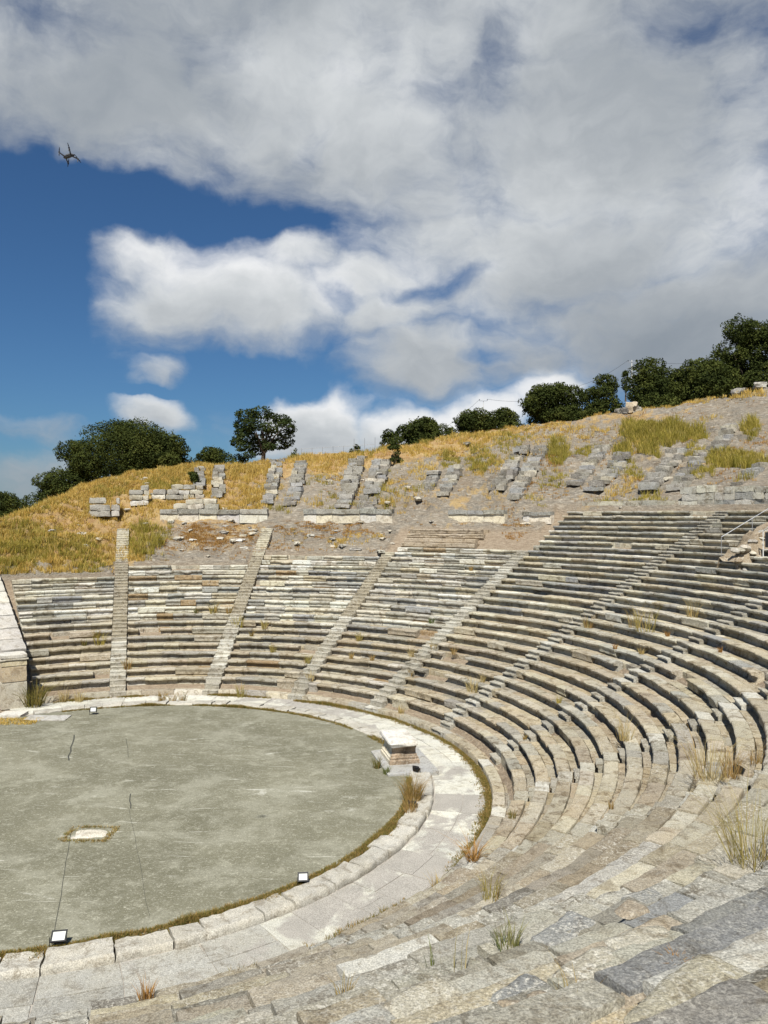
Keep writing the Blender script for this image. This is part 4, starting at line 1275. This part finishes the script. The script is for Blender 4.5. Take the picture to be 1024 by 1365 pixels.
tree_px('shrub', 986, 1006, 426, 446, 53, 'little round treetop above the highest tree at right', n_lobe=5, seed=25, trunk_h=0.1)
b = at(258, 646)
tree('shrub', b, 1.25, 1.2, 'small round dark green bush between the block piles on the left slope', 8, 1.2, seed=26, trunk_h=0.08, leaf=0.10)

# ------------------------------------------------------------------ rocks
def boulder(p, s, lab, grp=None, seed=0, col=None):
    V, F = box_vf(1, 1, 1, 6, 6, 5); V[:, 2] -= 0.5
    L = np.linalg.norm(V, axis=1)[:, None]; V = V * (0.55 + 0.45 * 0.6 / np.maximum(L, 0.2))
    V = jitter(V, 0.20, 1.9, 5, seed * 3.3); V = jitter(V, 0.05, 5.0, 6, seed * 2.3) * np.array(s)
    V[:, 2] += 0.3 * s[2]
    mb = MB(); mb.add(V, F, col if col is not None else tone({GREY: 2, (0.36, 0.30, 0.23): 2, CREAM: 1}))
    o = mb.build('boulder', M['rubble'], None, smooth=45); o.location = tuple(p); o.rotation_euler = (0, 0, seed)
    tag(o, lab, 'boulder', grp)
for i, (px, py, w, h, lab) in enumerate([(834, 549, 9, 12, 'dark boulder under the tall utility pole'), (826, 549, 9, 9, 'grey boulder left of the dark one under the tall pole'),
        (842, 546, 12, 17, 'pale rock at the foot of the tall pole'), (850, 547, 10, 10, 'low pale rock just right of the foot of the tall pole'),
        (986, 524, 14, 12, 'low pale outcrop below the highest tree at right'), (1014, 515, 12, 10, 'low outcrop at the right edge below the highest tree'),
        (623, 591, 8, 5, 'small dark rock lying in the golden strip')]):
    q = at(px, py); q[2] -= 0.1
    d = (q[1] - CAM[1]) / FPX
    boulder(q, (w * d * 1.2, w * d * 0.9, h * d * 0.75), lab, None, i + 1, tone({(0.40, 0.33, 0.25): 1, GREY: 1}) if i in (2, 3, 4, 5) else tone({DARK: 1}))
RB = 'loose pale rock lying in the dry grass of the hillside'
for i in range(120):
    px = random.choice([random.uniform(10, 350), random.uniform(180, 360), random.uniform(380, 560), random.uniform(420, 900)]); py = random.choice([random.uniform(625, 735), random.uniform(700, 748)])
    q = at(px, py); q[2] = float(ground([q[0]], [q[1]])[0])
    if np.hypot(q[0], q[1]) < R0 + DR * rows_of(math.degrees(math.atan2(q[1], q[0]))) + 0.4: continue
    s = random.uniform(0.15, 0.5)
    boulder(q, (s * random.uniform(1.1, 2.0), s, s * random.uniform(0.35, 0.6)), RB, 'loose rocks on the hillside', i, tone({CREAM: 3, WHITE: 1, GREY: 2}))

# ------------------------------------------------------------------ broken foreground blocks
def fore_block(px, py, sx, sy, sz, az, col, lab, dz=0.0, tl=0.05, sd=0):
    q = at(px, py); r = math.hypot(q[0], q[1]); q[2] = tread(r) + dz - 0.02
    ph = math.atan2(q[1], q[0])
    V, F = box_vf(sx, sy, sz, max(3, int(sx / 0.07)), max(3, int(sy / 0.07)), max(2, int(sz / 0.07)), 0.02)
    V[:, 2] += 0.012 * fbm(V, 2.0, 2, sd); V[:, :2] += 0.05 * np.stack([fbm(V * [1, 1, 0], 1.7, 3, sd), fbm(V * [1, 1, 0] + 9, 1.7, 3, sd)], 1); V = jitter(V, 0.010, 8.0, 9, sd * 3.1)
    V = rot3(V, random.gauss(0, tl), random.gauss(0, tl), 0)
    mb = MB(); mb.add(V, F, np.array(col) * random.uniform(0.92, 1.06))
    o = mb.build('stone_block', M['near'], None, smooth=40)
    o.location = tuple(q); o.rotation_euler = (0, 0, ph - PI / 2 + az)
    tag(o, lab, 'stone block', 'loose broken blocks in the foreground')
FB = [(905, 1190, 1.0, 0.55, 0.20, 0.1, BLUE, 'smooth blue grey slab beside the black gap of the foreground stairway'),
      (978, 1210, 1.1, 0.7, 0.22, 0.0, CREAM, 'large cream block near the right edge above brown soil'),
      (780, 1195, 0.8, 0.5, 0.16, 0.2, BLUE, 'thin blue grey slab lying across the foreground seats, highest of them'),
      (860, 1200, 0.75, 0.5, 0.2, -0.1, (0.28, 0.28, 0.275), 'square dark grey slab in the middle of the right foreground'),
      (755, 1248, 1.2, 0.55, 0.14, 0.25, BLUE, 'long blue grey slab left of the middle of the foreground'),
      (940, 1255, 1.3, 0.6, 0.12, 0.2, (0.27, 0.265, 0.26), 'wide grey slab half covered by brown soil at right'),
      (905, 1310, 0.95, 0.5, 0.14, 0.1, BLUE, 'blue grey slab below the rusty moss'),
      (1000, 1290, 0.9, 0.6, 0.22, -0.1, WHITE, 'white veined block at the right edge'),
      (930, 1352, 1.6, 0.7, 0.22, 0.25, (0.42, 0.385, 0.30), 'broad yellowish slab in the bottom right corner'),
      (700, 1320, 0.75, 0.5, 0.14, 0.3, BLUE, 'dark blue grey slab at the bottom with a white edge'),
      (860, 1270, 0.9, 0.6, 0.2, -0.2, CREAM, 'cream block with crusted lichen above the rusty moss'),
      (800, 1300, 1.0, 0.6, 0.24, 0.1, CREAM, 'thick cracked block in the middle of the foreground'),
      (560, 1340, 1.0, 0.55, 0.24, 0.2, CREAM, 'worn cream block at the bottom middle'),
      (698, 1188, 0.55, 0.35, 0.2, 0.5, TAN, 'small tilted tan block with a white broken corner')]
for i, b in enumerate(FB):
    b = list(b); b[4] = 0.10; b[2] *= 0.85; b[3] *= 0.85
    fore_block(*b, dz=-0.075, tl=0.008, sd=i + 3)

for i, (px, py, sx, sy) in enumerate([(1000, 1236, 1.5, 0.42), (868, 1306, 0.95, 0.34), (985, 1272, 0.9, 0.3), (842, 1228, 0.45, 0.3), (700, 1340, 0.6, 0.28), (600, 1250, 0.6, 0.2)]):
    q = at(px, py); q[2] = tread(math.hypot(q[0], q[1])) + 0.005
    n, m = 24, 6; V = [(0, 0, 0.02)]; F = []
    for a_ in range(1, m + 1):
        for b_ in range(n):
            an = 2 * PI * b_ / n; rr = a_ / m
            V.append((sx / 2 * rr * math.cos(an), sy / 2 * rr * math.sin(an), 0.02 * (1 - rr ** 3) - 0.06 * (a_ == m)))
    F = [[0, 1 + b_, 1 + (b_ + 1) % n] for b_ in range(n)]
    for a_ in range(m - 1):
        for b_ in range(n):
            p_ = 1 + a_ * n + b_; q_ = 1 + a_ * n + (b_ + 1) % n
            F.append([p_, p_ + n, q_ + n, q_])
    V = np.array(V); V[:, :2] += 0.16 * np.stack([fbm(V, 2.0, 3, i), fbm(V + 9, 2.0, 3, i)], 1); V[:, 2] += 0.015 * fbm(V, 4.0, 3, 7)
    g = MB(); g.add(V, F, np.array((0.255, 0.215, 0.16)))
    o = g.build('bare_soil', M['soil'], smooth=180); o['kind'] = 'stuff'
    o.location = tuple(q); o.rotation_euler = (0, 0, math.atan2(q[1], q[0]) - PI / 2)

# ------------------------------------------------------------------ rubble ramp, handrail and gate at the right edge
def right_ramp():
    a = at(955, 752); b = at(1040, 700)
    e = empty('rubble_ramp', 'earthy rubble ramp at the right edge breaking through the upper seat rows', 'ramp', tuple(a), 0)
    base = np.array(a)
    mb = MB()
    n, m = 26, 9
    V = []
    ph0, ph1 = math.atan2(a[1], a[0]), math.atan2(b[1], b[0])
    ra, rb = np.hypot(a[0], a[1]), np.hypot(b[0], b[1])
    wid = 1.9
    for i in range(n + 1):
        t = i / n
        c = a + (b - a) * t * 1.25
        dirn = (b - a)[:2] / np.linalg.norm((b - a)[:2]); nn = np.array([dirn[1], -dirn[0]])
        zc = cone(math.hypot(c[0], c[1])) + 0.05 + 0.45 * min(1, t * 3)
        for j in range(m + 1):
            s = j / m
            p = c[:2] + nn * (s * wid)
            z = zc if s < 0.7 else zc - (s - 0.7) / 0.3 * 1.5
            if s == 0: z = zc - 0.6
            V.append((p[0], p[1], z))
    F = [[i * (m + 1) + j, (i + 1) * (m + 1) + j, (i + 1) * (m + 1) + j + 1, i * (m + 1) + j + 1] for i in range(n) for j in range(m)]
    V = jitter(np.array(V), 0.16, 1.8, 33); V = jitter(V, 0.05, 5.0, 35)
    mb.add(V, F, (0.27, 0.215, 0.15))
    mb.build('earth_fill', M['rubble'], e, smooth=40, origin=base)
    for i in range(80):
        t = random.uniform(0.02, 1.0)
        c = a + (b - a) * t * 1.2
        dirn = (b - a)[:2] / np.linalg.norm((b - a)[:2]); nn = np.array([dirn[1], -dirn[0]])
        sdd = random.uniform(0.5, 1.05)
        p = c[:2] + nn * sdd * wid
        z = cone(math.hypot(c[0], c[1])) + 0.36 - max(0, sdd - 0.7) / 0.3 * 1.3
        s = random.uniform(0.12, 0.42)
        V, F = rough_block(s * 1.5, s, s * 0.7, (p[0], p[1], z), random.uniform(0, 3), 0.06, 0.12, 0.05, 0.2)
        mb = MB(); mb.add(V, F, tone({GREY: 2, CREAM: 2, BROWN: 1.5}))
        mb.build('rubble_stone', M['rubble'], e, smooth=45, origin=base)
    # handrail along the upper edge
    h = empty('handrail', 'thin pale metal handrail rising along the rubble ramp at the right edge', 'handrail', tuple(a), 0)
    mb = MB(); pts = []
    for i in range(6):
        c = a + (b - a) * (0.08 + 0.24 * i)
        g = cone(math.hypot(c[0], c[1])) + 0.1
        pts.append(np.array([c[0], c[1], g + 1.0]) - base)
        V, F = tube_vf([np.array([c[0], c[1], g - 0.4]) - base, pts[-1]], 0.018, 6)
        pm = MB(); pm.add(V, F)
        if i in (0, 2, 4): pm.build('post', M['steel'], h)
    V, F = tube_vf(pts, 0.020, 6); mb.add(V, F); mb.build('rail', M['steel'], h)
    # metal gate frame
    q = at(1020, 742); q[2] = tread(math.hypot(q[0], q[1]))
    ge = empty('gate_frame', 'pale metal gate frame in the dark opening at the right edge', 'gate', tuple(q), math.atan2(q[1], q[0]) - PI / 2 + 0.2)
    mb = MB(); V, F = tube_vf([(-0.1, 0, 0), (-0.1, 0, 1.25), (0.35, 0, 1.55), (1.6, 0, 1.6)], 0.03, 6); mb.add(V, F)
    V, F = tube_vf([(1.6, 0, 0), (1.6, 0, 1.6)], 0.03, 6); mb.add(V, F)
    V, F = tube_vf([(-0.1, 0, 0.35), (1.6, 0, 0.35)], 0.02, 6); mb.add(V, F); mb.build('tube_frame', M['paint'], ge)
    mb = MB(); V, F = box_vf(1.6, 0.03, 0.75); V += [0.78, 0.05, 0.45]; mb.add(V, F); mb.build('opening_shade', M['darkgrey'], ge)  # dark sheet standing in for the shade of the opening inside the frame
right_ramp()

# ------------------------------------------------------------------ poles, wires, fence
def pole(px, ytop, ybase, Y, lab, rad_):
    b = depth_pt(px, ybase, Y); t = depth_pt(px, ytop, Y)
    H = t[2] - b[2]
    e = empty('utility_pole', lab, 'utility pole', tuple(b), 0)
    mb = MB(); V, F = tube_vf([(0, 0, -0.5), (0, 0, H)], [rad_, rad_ * 0.7], 8); mb.add(V, F); mb.build('mast', M['paint'], e)
    mb = MB(); V, F = box_vf(0.9, 0.05, 0.06); V += [0, -0.08, H - 0.25]; mb.add(V, F); mb.build('cross_arm', M['steel'], e)
    for sx in (-0.45, 0.45):
        V, F = tube_vf([(sx, -0.08, H - 0.165), (sx, -0.08, H - 0.02)], [0.05, 0.03], 6)
        mb = MB(); mb.add(V, F); mb.build('insulator', M['darkgrey'], e)
    return np.array(b) + [0, -0.08, H - 0.05]
p1 = pole(842.5, 480, 512, 62, 'tall pale utility pole on the hill among the right hand trees', 0.07)
p2 = pole(644.5, 532, 556, 62, 'small thin utility pole behind the middle trees', 0.04)
def wire(a, b, sag, lab, r=0.014):
    pts = []
    for i in range(17):
        t = i / 16
        p = a + (b - a) * t; p = p - np.array([0, 0, sag * 4 * t * (1 - t)]); pts.append(p)
    V, F = tube_vf([q - a for q in pts], r, 5); mb = MB(); mb.add(V, F)
    o = mb.build('overhead_wire', M['darkgrey']); o.location = tuple(a)
    tag(o, lab, 'wire')
wire(p1 + [-0.45, 0, 0.03], depth_pt(760, 517, 70), 0.5, 'thin dark wire running down left from the tall pole')
wire(p1 + [0.45, 0, 0.03], depth_pt(990, 476, 66), 0.6, 'thin dark wire running right from the tall pole to the trees')
wire(p2 + [0.45, 0, 0.03], depth_pt(700, 535, 62), 0.1, 'pale wire from the small pole towards the right hand trees')
wire(p2 + [-0.45, 0, 0.03], depth_pt(590, 572, 64), 0.2, 'thin wire running down left from the small pole')
def fence():
    q0 = depth_pt(388, 604, 50)
    e = empty('wire_fence', 'thin metal post fence along the golden hill crest', 'fence', tuple(q0), 0)
    rails = []
    for i in range(9):
        px = 388 + i * 14
        b = depth_pt(px, 611 - i * 0.9, 50); h = 0.95 if i < 6 else 1.6
        V, F = tube_vf([b - q0 - [0, 0, 0.4], b - q0 + [0, 0, h]], 0.025, 5); mb = MB(); mb.add(V, F); mb.build('post', M['steel'], e)
        rails.append(b - q0)
    for h in (0.45, 0.9):
        V, F = tube_vf([r + [0, 0, h] for r in rails], 0.014, 4); mb = MB(); mb.add(V, F); mb.build('rail_wire', M['steel'], e)
fence()

# ------------------------------------------------------------------ drone
def drone():
    Y = CAM[1] + 14.6
    c = depth_pt(91, 208, Y)
    e = empty('drone', 'small grey quadcopter drone hovering in the blue gap of the sky', 'drone', tuple(c), rad(-62))
    from mathutils import Euler
    e.rotation_euler = (Euler((rad(-26), rad(-6), 0)).to_matrix() @ Euler((0, 0, rad(-14))).to_matrix()).to_euler()
    e.scale = (0.88, 0.88, 0.88)
    # body: tapered hull along local x
    V, F = box_vf(0.22, 0.085, 0.065, 8, 4, 4, 0.012)
    V[:, 2] -= 0.03
    t = np.abs(V[:, 0]) / 0.11
    V[:, 1] *= 1 - 0.35 * t ** 2; V[:, 2] *= 1 - 0.3 * t ** 2
    mb = MB(); mb.add(V, F); mb.build('body', M['drone'], e, smooth=50)
    V, F = box_vf(0.05, 0.05, 0.045, 3, 3, 3, 0.01); V += [0.115, 0, -0.05]
    mb = MB(); mb.add(V, F)
    V, F = tube_vf([(0.138, 0, -0.028), (0.153, 0, -0.028)], 0.016, 10); mb.add(V, F)
    mb.build('camera', M['darkgrey'], e, smooth=50)
    for sx in (-1, 1):
        for sy in (-1, 1):
            hub = np.array([sx * (0.125 if sx > 0 else 0.11), sy * 0.15, 0.02 if sx > 0 else -0.002])
            V, F = tube_vf([(sx * 0.075, sy * 0.03, 0.0), tuple(hub * [1, 0.9, 1])], [0.016, 0.011], 8)
            am = MB(); am.add(V, F)
            V, F = tube_vf([hub + [0, 0, -0.03 - (0.04 if sx < 0 else 0.06)], hub + [0, 0, -0.012]], [0.006, 0.010], 8); am.add(V, F)
            ao = am.build('arm', M['drone'], e, smooth=50)
            V, F = tube_vf([hub + [0, 0, -0.012], hub + [0, 0, 0.02]], 0.017, 10)
            pm = MB(); pm.add(V, F)
            an = random.uniform(0, PI)
            for q in (0, PI):
                L = 0.115
                B = np.array([[0.012, -0.004, 0], [L * 0.35, -0.011, 0.002], [L, -0.004, 0.0], [L, 0.004, 0.0], [L * 0.35, 0.010, -0.002], [0.012, 0.004, 0],
                              [0.012, -0.004, 0.003], [L * 0.35, -0.011, 0.005], [L, -0.004, 0.003], [L, 0.004, 0.003], [L * 0.35, 0.010, 0.001], [0.012, 0.004, 0.003]])
                BF = [[5, 4, 1, 0], [4, 3, 2, 1], [6, 7, 10, 11], [7, 8, 9, 10], [0, 1, 7, 6], [1, 2, 8, 7], [2, 3, 9, 8], [3, 4, 10, 9], [4, 5, 11, 10], [5, 0, 6, 11]]
                pm.add(rotz(B, an + q) + hub + [0, 0, 0.016], BF)
            pm.build('propeller', M['darkgrey'], ao, smooth=50)
drone()

# ------------------------------------------------------------------ sky, sun, camera
#SKY_BEGIN
def make_sky():
    w = bpy.data.worlds.new('World'); SC.world = w; w.use_nodes = True
    t = NT(w.node_tree)
    bg = w.node_tree.nodes['Background']
    bg.inputs['Strength'].default_value = 0.05
    sky = t.node('ShaderNodeTexSky', sky_type='NISHITA')
    sky.sun_disc = False; sky.sun_elevation = rad(SUN_EL); sky.sun_rotation = rad(90 - SUN_AZ)
    sky.altitude = 50; sky.air_density = 1.0; sky.dust_density = 0.6; sky.ozone_density = 2.2
    D = t.node('ShaderNodeTexCoord').outputs['Generated']
    s = t.node('ShaderNodeSeparateXYZ'); t.l.new(D, s.inputs[0])
    az = t.m('MULTIPLY', t.m('ARCTAN2', s.outputs[0], s.outputs[1]), 57.2958)
    el = t.m('MULTIPLY', t.m('ARCSINE', s.outputs[2]), 57.2958)
    cb = t.node('ShaderNodeCombineXYZ'); t.put(cb.inputs[0], az); t.put(cb.inputs[1], el); q = cb.outputs[0]
    # warp, so that cloud edges billow
    def nvec(scale, detail, amp, off):
        n = t.noise(t.vm('ADD', q, off), scale, detail, 0.55, 0.0, 'Color')
        return t.vm('MULTIPLY', t.vm('SUBTRACT', n, (0.5, 0.5, 0.5)), (amp, amp * 0.8, 0))
    q1 = t.vm('ADD', q, nvec(0.09, 3, 7.0, (3, 9, 0)))
    q2 = t.vm('ADD', q1, nvec(0.35, 4, 2.6, (13, 2, 0)))
    f1 = t.noise(t.vm('MULTIPLY', q2, (1, 1.35, 1)), 0.10, 9, 0.58)
    f2 = t.noise(t.vm('ADD', t.vm('MULTIPLY', q2, (1, 1.5, 1)), (40, 8, 0)), 0.32, 8, 0.60)
    f3 = t.noise(t.vm('ADD', t.vm('MULTIPLY', q1, (1, 1.7, 1)), (7, 80, 0)), 0.060, 5, 0.5)
    rot_ = t.node('ShaderNodeMapping'); rot_.inputs['Rotation'].default_value = (0, 0, rad(18)); rot_.inputs['Scale'].default_value = (0.45, 1.2, 1)
    t.l.new(q1, rot_.inputs['Vector'])
    f4 = t.noise(rot_.outputs[0], 0.22, 8, 0.62)
    def blob(px, py, rx, ry, rot=0):
        a0 = math.degrees(math.atan2(px - 512, FPX)); e0 = math.degrees(math.atan2((687 - py) * math.cos(rad(a0)), FPX))
        ca = math.cos(rad(a0)) ** 1.6
        mp = t.node('ShaderNodeMapping', vector_type='TEXTURE')
        mp.inputs['Location'].default_value = (a0, e0, 0); mp.inputs['Rotation'].default_value = (0, 0, rad(rot))
        mp.inputs['Scale'].default_value = (math.degrees(rx / FPX) * ca, math.degrees(ry / FPX), 1)
        t.l.new(q2, mp.inputs['Vector'])
        return t.ramp(t.vm('LENGTH', mp.outputs[0], out=1), 0.15, 1.32, 1, 0), mp.outputs[0]
    tot = None; wsum = None; csum = None
    for (px, py, rx, ry, rot, amp, bt, bb) in CLOUDS:
        b, loc = blob(px, py, rx, ry, rot)
        d = t.m('MULTIPLY', b, amp)
        tot = d if tot is None else t.m('MAXIMUM', tot, d) if amp > 0 else t.m('ADD', tot, d)
        if amp > 0:
            sy = t.node('ShaderNodeSeparateXYZ'); t.l.new(loc, sy.inputs[0])
            br = t.ramp(sy.outputs[1], -0.8, 0.8, bb, bt)
            wt = t.m('ADD', t.m('MULTIPLY', d, d), 1e-4)
            wb = t.m('MULTIPLY', wt, br)
            wsum = wt if wsum is None else t.m('ADD', wsum, wt)
            csum = wb if csum is None else t.m('ADD', csum, wb)
    dens = t.m('ADD', tot, t.m('MULTIPLY', t.m('SUBTRACT', f1, 0.5), 1.15))
    dens = t.m('ADD', dens, t.m('MULTIPLY', t.m('SUBTRACT', f2, 0.5), 0.38))
    dens = t.m('ADD', dens, t.m('MULTIPLY', t.m('SUBTRACT', f4, 0.5), 0.78))
    alpha = t.ramp(dens, -0.02, 0.95)
    thick = t.ramp(dens, 0.45, 1.3)
    br = t.m('DIVIDE', csum, wsum)
    br = t.m('MULTIPLY', br, t.ramp(f3, 0.28, 0.72, 0.84, 1.18))
    br = t.m('MULTIPLY', br, t.ramp(f4, 0.3, 0.7, 0.96, 1.05))
    br = t.m('MULTIPLY', br, t.ramp(f2, 0.3, 0.7, 0.95, 1.06))
    br = t.m('MULTIPLY', br, t.ramp(thick, 0, 1, 1.06, 0.94))
    cr = t.node('ShaderNodeValToRGB')
    e = cr.color_ramp.elements
    e[0].position = 0.0; e[0].color = (0.12, 0.15, 0.20, 1)
    e[1].position = 1.0; e[1].color = (0.92, 0.93, 0.94, 1)
    for p_, c_ in ((0.35, (0.235, 0.28, 0.335, 1)), (0.6, (0.42, 0.455, 0.49, 1)), (0.8, (0.66, 0.69, 0.71, 1))):
        x = e.new(p_); x.color = c_
    t.put(cr.inputs[0], br)
    sc = t.node('ShaderNodeVectorMath', operation='SCALE'); t.l.new(cr.outputs[0], sc.inputs[0]); sc.inputs['Scale'].default_value = 13.4
    skyc = t.mix(1.0, sky.outputs[0], SKY_TINT, 'MULTIPLY')
    up = t.ramp(el, -2, 0.5)
    col = t.mix(t.m('MULTIPLY', alpha, up), skyc, sc.outputs[0])
    t.l.new(col, bg.inputs['Color'])
    w.cycles.sampling_method = 'MANUAL'; w.cycles.sample_map_resolution = 512

SKY_TINT = (0.45, 0.73, 1.0)
# px, py, rx, ry, rot, amount, brightness at the top, brightness at the bottom
CLOUDS = [
    (520, -40, 900, 190, 0, 0.95, 0.66, 0.62),
    (130, 100, 300, 120, -4, 0.90, 0.62, 0.56),
    (430, 170, 350, 120, -16, 0.90, 0.72, 0.60),
    (800, 170, 380, 190, -8, 0.95, 0.72, 0.70),
    (760, 330, 420, 110, 0, 0.92, 0.82, 0.70),
    (215, 350, 110, 62, -10, 0.80, 0.80, 0.66),
    (250, 395, 150, 66, 2, 0.95, 0.90, 0.62),
    (340, 405, 150, 70, 0, 1.0, 0.88, 0.60),
    (400, 345, 90, 46, 14, 0.78, 0.86, 0.72),
    (500, 390, 150, 70, 0, 0.92, 0.84, 0.66),
    (900, 420, 330, 100, 4, 0.95, 0.66, 0.48),
    (570, 470, 112, 66, 0, 1.0, 0.72, 0.50),
    (700, 470, 130, 54, 0, 0.88, 0.66, 0.50),
    (425, 570, 92, 66, 0, 1.35, 1.10, 0.70),
    (545, 578, 120, 46, 0, 1.05, 1.02, 0.70),
    (630, 555, 96, 36, 8, 0.95, 1.0, 0.78),
    (720, 520, 96, 36, 8, 0.95, 1.05, 0.85),
    (217, 496, 50, 27, 6, 0.85, 0.80, 0.62),
    (188, 560, 52, 26, -10, 0.90, 0.86, 0.66),
    (30, 574, 100, 26, 0, 0.80, 0.60, 0.50),
    (60, 635, 130, 40, 0, 0.55, 0.52, 0.48),
    (-500, 300, 300, 200, 0, 0.7, 0.7, 0.5),
    (1700, 300, 400, 300, 0, 0.8, 0.7, 0.5),
    (150, 258, 250, 40, -6, -0.75, 0, 0),
    (385, 296, 90, 30, -14, -0.45, 0, 0),
    (20, 400, 110, 190, 0, -0.8, 0, 0),
    (330, 508, 150, 36, 0, -0.7, 0, 0),
    (190, 528, 70, 9, 0, -0.6, 0, 0),
    (575, 378, 110, 18, 12, -0.42, 0, 0),
    (450, 405, 26, 18, 0, -0.50, 0, 0),
    (670, 45, 70, 60, 30, -0.36, 0, 0),
    (880, 10, 80, 40, 20, -0.28, 0, 0),
    (410, 175, 40, 22, 40, -0.30, 0, 0),
    (80, 30, 90, 40, 0, -0.30, 0, 0),
    (640, 470, 40, 14, 0, -0.40, 0, 0),
]
make_sky()
#SKY_END

sun = bpy.data.lights.new('sun', 'SUN'); sun.energy = 5.0; sun.angle = rad(0.53); sun.color = (1.0, 0.965, 0.885)
so = bpy.data.objects.new('sun', sun); C.objects.link(so)
dv = Vector((math.cos(rad(SUN_AZ)) * math.cos(rad(SUN_EL)), math.sin(rad(SUN_AZ)) * math.cos(rad(SUN_EL)), math.sin(rad(SUN_EL))))
so.rotation_euler = dv.to_track_quat('Z', 'Y').to_euler(); so.location = (0, -60, 80)

cam = bpy.data.cameras.new('camera'); co = bpy.data.objects.new('camera', cam); C.objects.link(co)
cam.sensor_fit = 'HORIZONTAL'; cam.sensor_width = 36; cam.lens = 36 * FPX / 1024
cam.clip_start = 0.1; cam.clip_end = 9000
co.location = tuple(CAM); co.rotation_euler = (rad(90) + PITCH, 0, 0)
SC.camera = co
SC.view_settings.view_transform = 'Standard'; SC.view_settings.look = 'None'
SC.view_settings.exposure = 0.50; SC.view_settings.gamma = 1.0
SC.cycles.max_bounces = 6; SC.cycles.diffuse_bounces = 2
